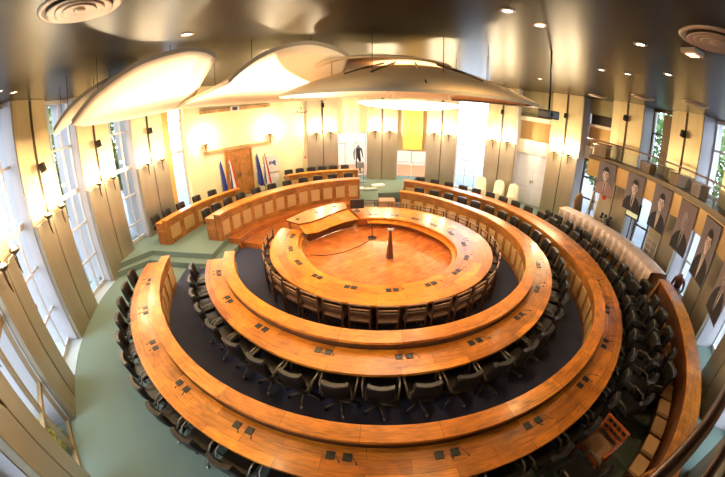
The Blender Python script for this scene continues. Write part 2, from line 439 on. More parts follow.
# left side, tall windows
for a, h in ((-184, 4.6), (-166.2, 4.6), (-148, 5.0)):
    pane(a, h, 8.98, 0.0 if a > -170 else .35, CEIL, 3, [(1.0, .05), (2.0, .05), (2.95, .13), (4.2, .06)], M_WFRAME, .045)
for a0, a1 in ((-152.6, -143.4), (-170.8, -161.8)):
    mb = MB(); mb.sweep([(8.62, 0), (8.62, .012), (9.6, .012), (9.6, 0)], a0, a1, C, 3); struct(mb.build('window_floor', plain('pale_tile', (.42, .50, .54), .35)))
pane(-130.2, 5.3, 8.75, 0, CEIL, 2, [(1.0, .07), (2.3, .10), (2.95, .1)], M_FRAME, .07, bottom=.06)
pane(-111.5, 5.0, 8.95, 0, CEIL, 2, [(1.0, .07), (2.95, .1)], M_FRAME, .07)
pane(158.3, 3.8, 9.1, .35, CEIL, 1, [(2.95, .1), (4.2, .05)], M_WFRAME, .05)
wallseg('wall_pilaster', 160.4, 163.0, .35, CEIL, 8.75, .5, plain('orange_pilaster', (.80, .47, .14), .7))
# flag wall
wallseg('wall_flags', 115.0, 154.6, .35, CEIL, 8.9, .3, M_WALL)
# far doorway at 100
wallseg('wall_far_door', 94.5, 106, 2.8, CEIL, 9.25, .25, M_WALL)
pane(100.2, 5.2, 9.3, .35, 2.8, 3, [(2.2, .06)], M_WHITE, .05)
# opening at 80 with hanging gold panel
wallseg('wall_gold_gap', 74.5, 86, 1.85, CEIL, 9.05, .25, M_WALL)
pane(80, 5.1, 9.3, .0, 1.9, 2, [(1.2, .05)], M_WHITE, .05)
mb = MB(); flatbox(mb, 79.7, 8.86, 8.90, 1.0, 1.95, 4.2)
tag(mb.build('hanging_panel', plain('gold_fabric', (.85, .52, .10), .8, emit=None)), 'orange gold fabric panel hanging over the second far doorway', 'panel')
# tall bright window at 60
pane(60.5, 4.9, 9.3, 0, CEIL, 3, [(z, .05) for z in (.8, 1.6, 2.4, 3.2, 4.0, 4.8)], M_WHITE, .04)
# grey double doors at 40
wallseg('wall_doors', 33.5, 45.5, 2.5, 3.15, 9.15, .4, M_CREAM); wallseg('wall_doors_upper', 33.5, 45.5, 3.15, 4.05, 9.5, .2, M_GOLD)
wallseg('wall_doors_lintel', 33.5, 45.5, 4.05, 4.25, 9.15, .4, M_CREAM); wallseg('wall_doors_top', 33.5, 45.5, 4.25, CEIL, 9.35, .3, streaked('olive_panel', (.33, .29, .14), .4, .3))
def door(num, a, r, w, z0, z1, mat, hm, leaves=2):
    e = bpy.data.objects.new('door_%d' % num, None); COL.objects.link(e); e['kind'] = 'structure'
    lw = w / leaves
    for k in range(leaves):
        mb = MB(); off = -w / 2 + lw * (k + .5)
        flatbox(mb, a, r, r + .06, lw - .012, z0, z1, off, None, .006)
        for q in range(3):
            hgt = (z1 - z0) / 3
            flatbox(mb, a, r - .012, r + .01, lw - .16, z0 + hgt * q + .08, z0 + hgt * (q + 1) - .06, off, None, .008)
        mb.build('door_leaf', mat, e)
    mb = MB()
    for s in (-1, 1):
        flatbox(mb, a, r - .06, r - .01, .03, (z0 + z1) / 2 - .12, (z0 + z1) / 2 + .02, s * .06)
    mb.build('door_handle', hm, e)
    mb = MB()
    for s in (-1, 1): flatbox(mb, a, r - .03, r + .1, .07, z0, z1 + .07, s * (w / 2 + .035))
    flatbox(mb, a, r - .03, r + .1, w, z1, z1 + .07, 0)
    mb.build('door_frame', mat, e)
    return e
door(1, 39.5, 9.25, 1.7, 0, 2.42, plain('grey_door', (.74, .74, .80), .5), M_CHROME)
door(2, 138.2, 8.82, 1.25, .35, 2.5, wood('door_burl', (.55, .22, .05), (.42, .15, .03), .4, .6, .9), M_STEEL)
# gallery side at 20: low glazing, cream band, upper glazing
pane(19.3, 4.6, 9.3, 0, 2.9, 2, [(1.2, .06), (2.1, .06)], M_BRONZE, .06)
wallseg('wall_gallery', 14.6, 24, 2.9, 3.45, 9.3, .3, M_CREAM); wallseg('wall_gallery_panel', 14.6, 24, 3.45, 4.3, 9.5, .2, M_GOLD)
wallseg('wall_gallery_beam', 14.6, 24, 4.3, 4.42, 9.25, .4, M_CREAM)
wallseg('wall_gallery_dark', 14.6, 24, 4.42, 4.85, 9.6, .1, plain('dark_gallery', (.05, .035, .02), .3)); wallseg('wall_gallery_top', 14.6, 24, 4.85, CEIL, 9.35, .3, streaked('olive_panel', (.33, .29, .14), .4, .3))
# 0, -19, -37: lower and upper windows
for a in (0, -18.8, -37, -55.5):
    pane(a, 4.5, 9.35, 0, 2.95, 2, [(1.1, .06)], M_BRONZE if a == 0 else M_WFRAME, .05)
    pane(a, 4.5, 9.35, 3.2, CEIL, 2, [(4.6, .06)], M_BRONZE if a == 0 else M_WFRAME, .05)
    wallseg('wall_spandrel', a - 4.6, a + 4.6, 2.9, 3.25, 9.3, .3, M_CREAM)
for a in (-74.5, -93.5): wallseg('wall_near', a - 5, a + 5, 0, CEIL, 9.3, .3)
# dark door beside window at 0
mb = MB(); flatbox(mb, -3.2, 8.95, 9.0, .75, 3.22, 5.3); struct(mb.build('door_3', M_BRONZE))

# small black loudspeakers on the column seams
def make_speaker():
    t = thing('wall_speaker', 'x', 'speaker')
    mb = MB(); mb.box((-.10, 0, 0), (.14, .13, .22), Matrix.Rotation(.25, 3, 'Y'), None, .02); mb.build('cabinet', M_BLACK, t)
    mb = MB(); mb.box((-.01, 0, 0), (.08, .03, .04)); mb.build('bracket', M_BRONZE, t)
    return t
spk = Proto(make_speaker())
for a, z in ((50, 4.3), (29, 4.55), (9.5, 4.9), (-9.5, 4.8), (-28, 4.8), (-157, 3.95), (-175.5, 4.05), (-192.5, 4.05), (110, 4.25)):
    spk.put(pc(a, RIN + .06, z), R_(a), 'black loudspeaker on the column ' + WHERE[a], 'loudspeakers on the columns')

# ------------------------------------------------------------------ balcony
BA0, BA1 = 17.5, -94.0
mb = MB(); mb.sweep([(8.02, 3.08), (8.02, 3.24), (9.35, 3.24), (9.35, 3.08)], BA0, BA1, C, 3); struct(mb.build('balcony_floor', M_BRONZE))
mb = MB(); mb.sweep([(8.03, 2.45), (8.03, 3.08), (8.07, 3.08), (8.07, 2.45)], BA0, -52, C, 3); struct(mb.build('balcony_fascia', M_GOLD))
rail = thing('balcony_railing', 'curved balcony railing with pale round handrail and clear panels', 'railing')
RT = [(18, 7.84), (-60, 7.84), (-86, 7.80), (-90, 7.80), (-91, 7.84), (-92, 7.88), (-94, 7.95), (-98, 8.03), (-104, 8.10)]
def rail_r(a):
    for (a0, r0), (a1, r1) in zip(RT, RT[1:]):
        if a1 <= a <= a0: return r0 + (r1 - r0) * (a0 - a) / (a0 - a1)
    return 8.1
RA = list(range(18, -84, -3)) + [-84 - k for k in range(0, 12)]
mb = MB(); mb.tube([pc(a, rail_r(a), 3.86) for a in RA], .019, 10); mb.build('handrail', plain('handrail_metal', (.24, .17, .15), .28, .8), rail)
mb = MB(); mb.tube([pc(a, rail_r(a) + .09, 3.83) for a in RA], .014, 8); mb.build('handrail', plain('handrail_metal', (.24, .17, .15), .28, .8), rail)
for a in range(17, -78, -9):
    mb = MB(); mb.tube([pc(a, 8.06, 3.24), pc(a, 8.02, 3.6), pc(a, 7.86, 3.85)], .014, 8); mb.build('baluster', M_STEEL, rail)
mb = MB(); mb.sweep([(8.05, 3.27), (8.05, 3.66), (8.06, 3.66), (8.06, 3.27)], BA0, -80, C, 3); mb.build('glass_panel', M_GLASS, rail)
mb = MB(); mb.tube([pc(a, 8.06, 3.68) for a in range(17, -80, -3)], .012, 6); mb.build('mid_rail', M_STEEL, rail)
# seats / boxes up on the gallery
boxm = plain('gallery_wood', (.34, .16, .06), .5, 0, .1, 20, .15)
for k, (a, r, w_, h, zz, lab) in enumerate(((14.6, 8.45, .6, .5, 3.24, 'brown wooden box standing on the balcony beyond the first portrait'),
        (-1.5, 8.5, .5, .35, 3.24, 'brown wooden box standing on the balcony above the second portrait'),
        (-12, 8.35, .45, .34, 3.24, 'brown wooden box on the balcony above the third portrait'),
        (-20, 8.4, .45, .36, 3.24, 'brown wooden box on the balcony above the fourth portrait'))):
    mb = MB(); r = 8.14; flatbox(mb, a, r, r + .36, w_, zz, zz + h, 0, None, .01); flatbox(mb, a, r - .02, r + .38, w_ + .04, zz + h - .03, zz + h + .01)
    tag(mb.build('storage_box', boxm), lab, 'box', 'boxes on the balcony')

# ------------------------------------------------------------------ portraits
def ell(cx, cy, rx, ry, n=18, a0=0, a1=360): return [(cx + rx * cos(R_(a0 + (a1 - a0) * k / n)), cy + ry * sin(R_(a0 + (a1 - a0) * k / n))) for k in range(n + (0 if a1 - a0 == 360 else 1))]
def portrait(a, W, z0, z1, bg, suit, skin, hair, shirt, tie, turn, bald, label):
    H = z1 - z0; t = 8.0
    root = thing('portrait_banner', label, 'portrait', pc(a, 7.985, z0), R_(a - 90), 'portraits hanging from the balcony')
    # local x right as seen from the centre, z up, -y towards centre -> rotate: face points to centre
    mb = MB(); mb.box((0, 0, H / 2), (W, .012, H), None, bg)
    d = [0.007]
    def lay(poly, m):
        d[0] += .0012
        lo = [(x * W, -d[0], y * H) for x, y in poly]
        mb.face(lo, None, m)
    lay(ell(0, .5, .36, .4, 20), bg)
    lay([(-.5, 0.0), (.5, 0.0), (.5, .20), (.36, .34), (.14, .42), (-.14, .42), (-.36, .33), (-.5, .18)], suit)
    lay([(-.10, .42), (.12, .42), (.04, .02), (-.02, .02)], shirt)
    lay([(-.035, .37), (.035, .37), (.03, .06), (.0, .0), (-.02, .06)], tie)
    lay([(-.14, .42), (0, .02), (-.16, .12), (-.26, .36)], suit); lay([(.15, .42), (.02, .02), (.18, .12), (.27, .36)], suit)
    x0 = turn
    lay([(x0 * .5 - .08, .36), (x0 * .5 + .08, .36), (x0 + .09, .55), (x0 - .09, .55)], skin[1])
    if not bald: lay(ell(x0, .70, .185, .175, 22), hair)
    else: lay(ell(x0, .66, .18, .10, 22), hair)
    lay(ell(x0 - .172, .62, .03, .04, 10), skin[1]); lay(ell(x0 + .172, .62, .03, .04, 10), skin[1])
    lay(ell(x0, .63, .155, .175 if not bald else .19, 24), skin[0])
    if not bald: lay(ell(x0 + .01, .78, .15, .05, 14), hair)
    lay(ell(x0 + .09, .60, .05, .11, 12), skin[1])
    for s in (-1, 1):
        lay([(x0 + s * .03, .675), (x0 + s * .11, .68), (x0 + s * .105, .695), (x0 + s * .035, .69)], hair)
        lay(ell(x0 + s * .065, .65, .028, .010, 10), hair)
    lay([(x0 - .01, .655), (x0 + .012, .655), (x0 + .032, .585), (x0 - .028, .585)], skin[1])
    lay([(x0 - .055, .545), (x0 + .055, .545), (x0 + .03, .53), (x0 - .03, .53)], tie)
    mb.build('printed_cloth', None, root, fix=False)
    mb = MB(); mb.tube([(-W / 2 - .01, 0, H + .01), (W / 2 + .01, 0, H + .01)], .014, 8); mb.build('top_rod', M_BRONZE, root)
    mb = MB(); mb.tube([(-W / 2 - .01, 0, .0), (W / 2 + .01, 0, .0)], .012, 8); mb.build('bottom_rod', M_BRONZE, root)
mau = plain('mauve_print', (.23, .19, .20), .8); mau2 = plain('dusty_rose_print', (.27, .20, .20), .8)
dk = plain('ink_print', (.028, .024, .03), .8); rose = plain('rose_suit_print', (.38, .24, .22), .8)
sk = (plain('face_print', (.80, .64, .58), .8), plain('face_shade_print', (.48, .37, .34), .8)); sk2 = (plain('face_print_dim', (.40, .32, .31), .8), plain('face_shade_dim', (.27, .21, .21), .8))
wh = plain('shirt_print', (.60, .52, .48), .8); gr = plain('grey_hair_print', (.30, .27, .27), .8)
portrait(10.3, .86, 1.92, 3.12, mau, rose, sk, dk, wh, plain('bow_print', (.16, .06, .06), .8), -.02, False, 'portrait banner of a person in a pale rose suit, farthest along the balcony')
portrait(-.4, .86, 1.84, 3.09, mau, dk, sk, dk, wh, dk, .03, False, 'portrait banner of a person in dark suit and tie beside the wall screen')
portrait(-10.6, .88, 1.75, 3.07, mau, dk, sk, dk, wh, wh, .04, False, 'portrait banner of a person in dark suit with open pale shirt above the wire rack')
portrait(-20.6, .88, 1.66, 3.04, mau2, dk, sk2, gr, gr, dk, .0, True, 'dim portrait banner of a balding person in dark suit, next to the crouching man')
portrait(-30.6, .88, 1.55, 3.02, mau, dk, sk, dk, wh, wh, .05, False, 'portrait banner of a long faced person with swept dark hair over the bench end')
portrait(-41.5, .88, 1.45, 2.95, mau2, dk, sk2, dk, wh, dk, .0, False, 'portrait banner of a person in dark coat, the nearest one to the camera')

# ------------------------------------------------------------------ ring desks
def ring_desk(name, label, a0, a1, fi, fo, top_z, ledge_z, ledge_frac, base_z, inset_pitch, seg, group=None, insets=True):
    root = thing(name, label, 'desk', C0)
    rf = mix(fi, fo)
    mb = MB(); mb.sweep([(0, ledge_z - .05), (0, ledge_z), (ledge_frac, ledge_z), (ledge_frac, ledge_z - .05)], a0, a1, (0, 0), 2, rf=rf); mb.build('raised_ledge', M_LEDGE, root)
    mb = MB(); mb.sweep([(ledge_frac - .02, top_z - .05), (ledge_frac - .02, top_z), (1, top_z), (1, top_z - .05)], a0, a1, (0, 0), 2, rf=rf); mb.build('desktop', M_TOP, root)
    # front and back boards of the ledge box
    mb = MB(); mb.sweep([(.035, base_z), (.035, ledge_z - .05), (.10, ledge_z - .05), (.10, base_z)], a0, a1, (0, 0), 2, rf=rf); mb.build('front_panel', M_FRONT, root)
    mb = MB(); mb.sweep([(ledge_frac - .10, base_z), (ledge_frac - .10, ledge_z - .05), (ledge_frac - .04, ledge_z - .05), (ledge_frac - .04, base_z)], a0, a1, (0, 0), 2, rf=rf); mb.build('back_panel', M_DARKW, root)
    for aa in (a0, a1):
        s = .35 if aa == a0 else -.35
        s = s if a1 > a0 else -s
        mb = MB(); mb.sweep([(.04, base_z), (.04, ledge_z - .05), (ledge_frac - .04, ledge_z - .05), (ledge_frac - .04, top_z - .05), (.97, top_z - .05), (.97, base_z)], aa, aa + s * 1.2, (0, 0), .4, rf=rf)
        mb.build('end_panel', M_FRONT, root)
    if insets:
        n = int(abs(a1 - a0) / inset_pitch); st = (a1 - a0) / n; h0 = base_z + .16; h1 = min(ledge_z - .26, base_z + .62)
        for k in range(n):
            b0 = a0 + st * (k + .16); b1 = a0 + st * (k + .84)
            mb = MB(); mb.sweep([(.012, h0), (.012, h1), (.04, h1), (.04, h0)], b0, b1, (0, 0), 2, rf=rf); mb.build('inset_panel', M_INSET, root)
    return root
ring_desk('outer_ring_desk', 'largest curved burl wood desk, the outer ring, with raised inner ledge', -166, 77, R3I, R3O, .75, .92, .33, .0, 5.4, 6)
ring_desk('middle_ring_desk', 'middle curved burl wood desk ring with raised inner ledge', -164, 76.5, R2I, R2O, .75, .92, .36, .0, 7.0, 6)
DI = table({97: 5.0, 125: 4.85, 150: 4.75, 171: 4.92}); DO = table({97: 5.95, 125: 5.8, 150: 5.68, 171: 5.5})
ring_desk('platform_desk', 'long curved wooden desk with tan front squares on the green platform', 171, 96.5, DI, DO, 1.1, 1.24, .42, .35, 6.2, 6)
LI = lambda a: 6.7; LO = lambda a: 7.25
ring_desk('rear_left_desk', 'curved wooden desk behind the platform desk, nearest the windows', 176, 143, LI, LO, 1.1, 1.2, .42, .35, 6.5, 6)
ring_desk('rear_centre_desk', 'short curved wooden desk at the back in front of the flag wall', 122, 95.5, lambda a: 7.1, lambda a: 7.7, 1.1, 1.2, .42, .35, 6.5, 6)

# inner ring
root = thing('inner_ring_desk', 'innermost round burl wood desk around the parquet floor', 'desk', C0)
rf = mix(R1I, R1O)
mb = MB(); mb.sweep([(0, .70), (0, .75), (1, .75), (1, .70)], -197, 108, (0, 0), 2, rf=rf); mb.build('desktop', M_TOP, root)
FACE = lambda t, a: R1I(a) + .05 + (max(2.0, R1I(a) - .12) - R1I(a) - .05) * t
mb = MB(); mb.sweep([(0, .70), (1, .385), (1.3, .385), (.3, .70)], -197, 108, (0, 0), 2, rf=FACE); mb.build('front_panel', M_FRONT, root)
mb = MB(); mb.sweep([(-.12, .60), (-.12, .64), (.10, .66), (.10, .62)], -190, 100, (0, 0), 2, rf=rf); mb.build('low_shelf', M_LEDGE, root)
mb = MB(); mb.sweep([(.22, .01), (.22, .70), (.26, .70), (.26, .01)], -197, 108, (0, 0), 2, rf=rf); mb.build('back_panel', M_DARKW, root)
for aa in (-197, 107):
    mb = MB(); mb.sweep([(.27, .01), (.27, .70), (.96, .70), (.96, .01)], aa, aa + 1, (0, 0), .5, rf=rf); mb.build('end_panel', M_FRONT, root)

# clerk desk
root = thing('clerk_desk', 'raised wooden desk closing the gap of the innermost ring, with sloping front', 'desk', (0, 0, 0))
topz = .98
A_ = [(-2.30, 8.93), (-1.85, 9.75), (-1.2, 10.36), (-.62, 10.66), (-.50, 10.0), (-.88, 9.60), (-1.21, 9.12), (-1.50, 8.80), (-1.85, 8.62)]
mb = MB(); mb.prism(A_, topz - .05, topz); mb.build('desktop', M_LEDGE, root)
mb = MB()
edge = [(-1.85, 8.64), (-1.50, 8.82), (-1.21, 9.14), (-.88, 9.62), (-.50, 10.02)]; bot = [(-1.62, 8.42), (-1.28, 8.55), (-.95, 8.96), (-.54, 9.36), (-.12, 9.63)]
for i in range(4):
    p, q = edge[i], edge[i + 1]; r_, s_ = bot[i], bot[i + 1]
    v = [(p[0], p[1], topz - .05), (q[0], q[1], topz - .05), (s_[0], s_[1], .74), (r_[0], r_[1], .74)]
    v2 = [(x - .05, y + .04, z) for x, y, z in v]
    mb.face(v, [(.7 * i, 0), (.7 * i + .7, 0), (.7 * i + .7, .5), (.7 * i, .5)]); mb.face(v2[::-1], [(0, 0), (.7, 0), (.7, .5), (0, .5)])
    mb.face([v[0], v2[0], v2[1], v[1]]); mb.face([v[3], v[2], v2[2], v2[3]])
mb.build('sloping_front', M_LEDGE, root)
mb = MB()
inn = [(-1.56, 8.47), (-1.32, 8.62), (-1.0, 9.02), (-.6, 9.42), (-.2, 9.70)]
for i in range(4):
    r_, s_ = inn[i], inn[i + 1]; mb.face([(r_[0], r_[1], .74), (s_[0], s_[1], .74), (s_[0] - .12, s_[1] + .16, .385), (r_[0] - .12, r_[1] + .16, .385)])
mb.build('low_front', M_FRONT, root)
for x, y in ((-2.2, 8.97), (-1.80, 8.70), (-.66, 10.5)):
    mb = MB(); mb.box((x, y, .5), (.06, .06, .88)); mb.build('leg', M_FRONT, root)
mb = MB(); mb.tube([(-2.2, 8.97, .5), (-1.80, 8.70, .5)], .02, 6); mb.build('stretcher', M_FRONT, root)

# wooden block by the steps
mb = MB(); mb.box((1.0, 12.75, .22), (.66, .5, .44), None, None, .01)
tag(mb.build('wooden_block', plain('pinkish_wood', (.50, .24, .13), .5)), 'pinkish wooden block standing by the green steps opposite the inner ring', 'block')

# ------------------------------------------------------------------ swivel chair
def make_swivel():
    t = thing('swivel_chair', 'x', 'chair')      # faces -x (towards centre) ; back on +x
    mb = MB(); mb.box((0, 0, .46), (.48, .48, .09), None, None, .035); mb.build('seat', M_LEATHER, t)
    bm = MB()
    for k in range(5):
        pass
    ring = []
    W2, n = .205, 6; zs = [.52, .62, .74, .84, .885]; off = [.20, .235, .25, .27, .275]
    f_, b_ = [], []
    for z, o_ in zip(zs, off):
        rf_, rb = [], []
        for k in range(n + 1):
            y = -W2 + 2 * W2 * k / n; cv = .05 * (1 - (y / W2) ** 2); sh = 1 if z < .86 else .9
            rf_.append(bm.bm.verts.new((o_ + cv - .035, y * sh, z))); rb.append(bm.bm.verts.new((o_ + cv + .035, y * sh, z)))
        f_.append(rf_); b_.append(rb)
    for i in range(len(zs) - 1):
        for k in range(n):
            for g, fl in ((f_, 1), (b_, 0)):
                q = [g[i][k], g[i][k + 1], g[i + 1][k + 1], g[i + 1][k]]; fa = bm.bm.faces.new(q if fl else q[::-1]); fa.smooth = True
        for k in (0, n): bm.bm.faces.new([f_[i][k], f_[i + 1][k], b_[i + 1][k], b_[i][k]])
    for i in (0, len(zs) - 1):
        for k in range(n): bm.bm.faces.new([f_[i][k], f_[i][k + 1], b_[i][k + 1], b_[i][k]])
    bm.build('backrest', M_LEATHER, t)
    for s in (-1, 1):
        mb = MB(); mb.tube([(.20, s * .25, .50), (.10, s * .27, .64), (-.12, s * .27, .655), (-.16, s * .265, .60), (-.10, s * .25, .47)], .017, 6); mb.build('armrest', plain('arm_metal', (.20, .17, .13), .3, .7), t)
    mb = MB(); mb.tube([(0, 0, .42), (0, 0, .09)], .028, 8); mb.build('column_tube', M_STEEL, t)
    mb = MB()
    for k in range(5):
        a = 2 * pi * k / 5 + .3; mb.tube([(0, 0, .11), (.27 * cos(a), .27 * sin(a), .075)], [.03, .016], 6)
    b = mb.build('star_base', plain('base_metal', (.10, .09, .08), .3, .5), t)
    for k in range(5):
        a = 2 * pi * k / 5 + .3; mb = MB(); mb.tube([(.27 * cos(a) - .015 * sin(a), .27 * sin(a) + .015 * cos(a), .032), (.27 * cos(a) + .015 * sin(a), .27 * sin(a) - .015 * cos(a), .032)], .031, 8)
        mb.build('caster', M_STEEL if k == 0 else M_BLACK, b)
    return t
swivel = Proto(make_swivel())
random.seed(4)
def chairs(angles, rfun, z, tmpl, group, proto=swivel, jit=5):
    for i, a in enumerate(angles):
        p = pc(a, rfun(a), z, C0)
        proto.put(p, R_(a + random.uniform(-jit, jit)), tmpl % nth(i + 1), group)
def rng(a0, a1, n): return [a0 + (a1 - a0) * k / (n - 1) for k in range(n)]
chairs(rng(-160, 71.5, 41), lambda a: R3O(a) - .02, 0.0, 'black swivel chair at the outer ring desk, %s from its window end', 'swivel chairs at the outer ring desk')
chairs(rng(-158, 69, 32), lambda a: R2O(a) + .06, 0.006, 'black swivel chair at the middle ring desk, %s from its window end', 'swivel chairs at the middle ring desk')
chairs([166, 160.5, 154, 147.5, 140, 133, 126, 119.5, 113, 106.5, 100], lambda a: DO(a) + .02, .35, 'black chair behind the long platform desk, %s from its window end', 'chairs at the platform desk')
chairs([173, 168, 162.5, 156, 150], lambda a: 7.3, .35, 'black chair at the rear desk nearest the windows, %s from the window side', 'chairs at the rear left desk')
chairs([119.5, 115.5, 111.5, 107.5, 103.5, 99.5], lambda a: 7.9, .35, 'black chair at the short rear desk under the flag wall, %s from the flags', 'chairs at the rear centre desk')
# spare chairs between outer ring and the bench / sheeted desk
sp = [(a, R3O(a) + .52, 'second', k + 1) for k, a in enumerate(rng(-57, 20, 18))]
sp += [(a, min(R3O(a) + .94, 7.34), 'third', k + 1) for k, a in enumerate(rng(-50, -24, 6))]
sp.append((-71, 7.12, 'armchair', 1))
for a, r, row, k in sp:
    swivel.put(pc(a, r, 0, C0), R_(a + random.uniform(-22, 22)), ('spare black swivel chair parked behind the outer ring, %s row, %s from the bench side' % (row, nth(k))) if row != 'armchair' else 'spare black swivel chair on the camera side of the reddish wooden armchair', 'spare chairs between outer ring and bench')

# ------------------------------------------------------------------ wooden chairs round the inner ring
def make_wchair():
    t = thing('wooden_chair', 'x', 'chair')
    wl = wood('chair_wood', (.09, .04, .018), (.07, .03, .013), .45, .5, .5); wr = wood('chair_rail', (.34, .17, .07), (.26, .12, .05), .35, .5, .5)
    mb = MB(); mb.box((0, 0, .45), (.42, .42, .05), None, None, .015); mb.build('seat', wl, t)
    mb = MB(); mb.box((.215, 0, .845), (.03, .40, .035), None, wr, .006); mb.box((.212, 0, .74), (.022, .36, .02), None, wr); mb.box((.205, 0, .63), (.022, .36, .09), None, wl)
    mb.build('backrest', None, t)
    for x, y, h, nmn in ((.21, .2, .86, 'leg'), (.21, -.2, .86, 'leg'), (-.18, .19, .44, 'leg'), (-.18, -.19, .44, 'leg')):
        mb = MB(); mb.box((x, y, h / 2), (.032, .032, h), None, None, .004); mb.build(nmn, wl, t)
    for y in (-.2, .2):
        mb = MB(); mb.box((0, y, .22), (.38, .018, .02)); mb.build('stretcher', wl, t)
    return t
wch = Proto(make_wchair())
chairs(rng(-186, 94, 30), lambda a: R1O(a) - .04, .006, 'dark wooden chair tucked under the innermost ring desk, %s from the clerk desk gap', 'wooden chairs at the inner ring desk', wch, 2)
# clerk's chairs
for i, (x, y, a) in enumerate(((-2.35, 9.95, 140), (-1.75, 10.65, 130), (-1.05, 11.15, 120))):
    pass

# wooden armchair frame among spare chairs
root = thing('wooden_armchair', 'reddish wooden armchair with open slatted back and beige seat among black chairs', 'chair', (3.36, 1.60, 0), R_(196)); root.scale = (.86, .86, .86)
rw = wood('red_chair_wood', (.55, .14, .035), (.45, .11, .03), .3, .6, .6, coat=.4)
mb = MB(); mb.box((0, 0, .44), (.46, .46, .05), None, None, .015); mb.build('seat', plain('beige_seat', (.42, .25, .12), .7), root)
for x in (-.26, .26):
    for y in (-.26, .26):
        mb = MB(); mb.box((x, y, .34 if x > 0 else .46), (.05, .05, .68 if x > 0 else .92), None, None, .006); mb.build('leg', rw, root)
for y in (-.26, .26):
    mb = MB(); mb.box((0, y, .68), (.6, .06, .035), None, None, .01); mb.build('armrest', rw, root)
mb = MB()
for z in (.60, .75, .90): mb.box((-.26, 0, z), (.03, .50, .06), None, None, .006)
for y in (-.12, 0, .12): mb.box((-.262, y, .75), (.015, .03, .28))
mb.build('backrest', rw, root)
mb = MB(); mb.box((.26, 0, .40), (.03, .48, .07)); mb.box((-.26, 0, .40), (.03, .48, .07)); mb.box((0, .26, .40), (.48, .03, .07)); mb.box((0, -.26, .40), (.48, .03, .07)); mb.build('seat_frame', rw, root)

# ------------------------------------------------------------------ bench desk on the right
root = thing('visitor_bench', 'curved wooden desk with row of tan padded squares along its dark inner side', 'bench', C)
def BR(r, a): return r + .20 * max(0, min(1.3, (-45 - a) / 20))
mb = MB(); mb.sweep([(7.52, .87), (7.52, .92), (7.86, .92), (7.86, .87)], -70, -23, (0, 0), 2, rf=BR); mb.build('desktop', wood('bench_top', (.76, .30, .05), (.58, .20, .03), .3, .25, 2.0, coat=.3), root)
mb = MB(); mb.sweep([(7.53, 0), (7.53, .87), (7.58, .87), (7.58, 0)], -70, -23, (0, 0), 2, rf=BR); mb.build('back_panel', M_DARKW, root)
mb = MB(); mb.sweep([(7.80, 0), (7.80, .86), (7.84, .86), (7.84, 0)], -70, -23, (0, 0), 2, rf=BR); mb.build('outer_panel', M_FRONT, root)
mb = MB(); mb.sweep([(7.26, .0), (7.26, .36), (7.53, .36), (7.53, .0)], -69.5, -23.5, (0, 0), 2, rf=BR); mb.build('seat_box', M_DARKW, root)
for aa in (-70, -23.8):
    mb = MB(); mb.sweep([(7.26, 0), (7.50, .86), (7.84, .86), (7.84, 0)], aa, aa + .6, (0, 0), .5, rf=BR); mb.build('end_panel', M_FRONT, root)
for k in range(12):
    b0 = -69 + 3.72 * k
    mb = MB(); mb.sweep([(7.22, .365), (7.22, .425), (7.46, .44), (7.49, .37)], b0, b0 + 2.75, (0, 0), 1.4, rf=BR); mb.build('seat_pad', plain('tan_pad', (.66, .42, .20), .7), root)

# ------------------------------------------------------------------ desk under a dust sheet
root = thing('sheeted_sideboard', 'long curved sideboard standing behind the spare chairs, mostly hidden by a sheet', 'sideboard', C)
mb = MB(); mb.sweep([(7.42, 0), (7.42, .86), (7.92, .86), (7.92, 0)], -19, 22, (0, 0), 3); mb.build('body', M_FRONT, root)
mb = MB(); mb.sweep([(7.38, .86), (7.38, .90), (7.96, .90), (7.96, .86)], -19.4, 22.4, (0, 0), 3); mb.build('desktop', M_TOP, root)
mb = MB(); rngs = 110; prev = None
rows = [(7.98, .70), (7.985, .915), (7.80, .93), (7.40, .925), (7.35, .88), (7.33, .7), (7.30, .52), (7.28, .38)]
for i in range(rngs + 1):
    a = -20.5 + 42 * i / rngs; ring = []
    for j, (r, z) in enumerate(rows):
        am = max(0, j - 3) / 4
        rr_ = r + am * (.07 * sin(i * .9) + .05 * sin(i * 2.3 + j)); zz = z + (.05 * sin(i * .33) + .035 * sin(i * 1.1) if j == 7 else 0) + (.006 * sin(i * 1.7 + j) if j in (2, 3) else 0)
        ring.append(mb.bm.verts.new((rr_ * cos(R_(a)), rr_ * sin(R_(a)), zz)))
    if prev:
        for j in range(len(rows) - 1):
            f = mb.bm.faces.new([prev[j], prev[j + 1], ring[j + 1], ring[j]]); f.smooth = True
    prev = ring
o = mb.build('dust_sheet', M_SHEET, None, C); tag(o, 'crumpled translucent brownish dust sheet draped over the long sideboard', 'sheet')
md = o.modifiers.new('thickness', 'SOLIDIFY'); md.thickness = .006

# ------------------------------------------------------------------ microphones
def make_mic():
    t = thing('conference_microphone', 'x', 'microphone')
    mb = MB(); mb.box((0, 0, .006), (.115, .11, .012), None, None, .004); mb.build('base_pad', M_BLACK, t)
    mb = MB(); mb.tube([(-.04, .03, .012), (-.03, .05, .05), (.03, .08, .085), (.10, .11, .095)], .0035, 6); g = mb.build('gooseneck', M_BLACK, t)
    mb = MB(); mb.tube([(.10, .11, .095), (.135, .13, .094)], .008, 8); mb.build('microphone_tip', M_BLACK, g)
    return t
mic = Proto(make_mic())
def mics(angs, rfun, z, gap, desk, group, c=C0):
    for i, a in enumerate(angs):
        r = rfun(a); da = math.degrees(gap / r)
        for s in (-1, 1):
            p = pc(a + s * da / 2, r, z, c)
            mic.put(p, R_(a), 'microphone pad on the %s, %s pair from window end, %s pad' % (desk, nth(i + 1), 'first' if s < 0 else 'second'), group)
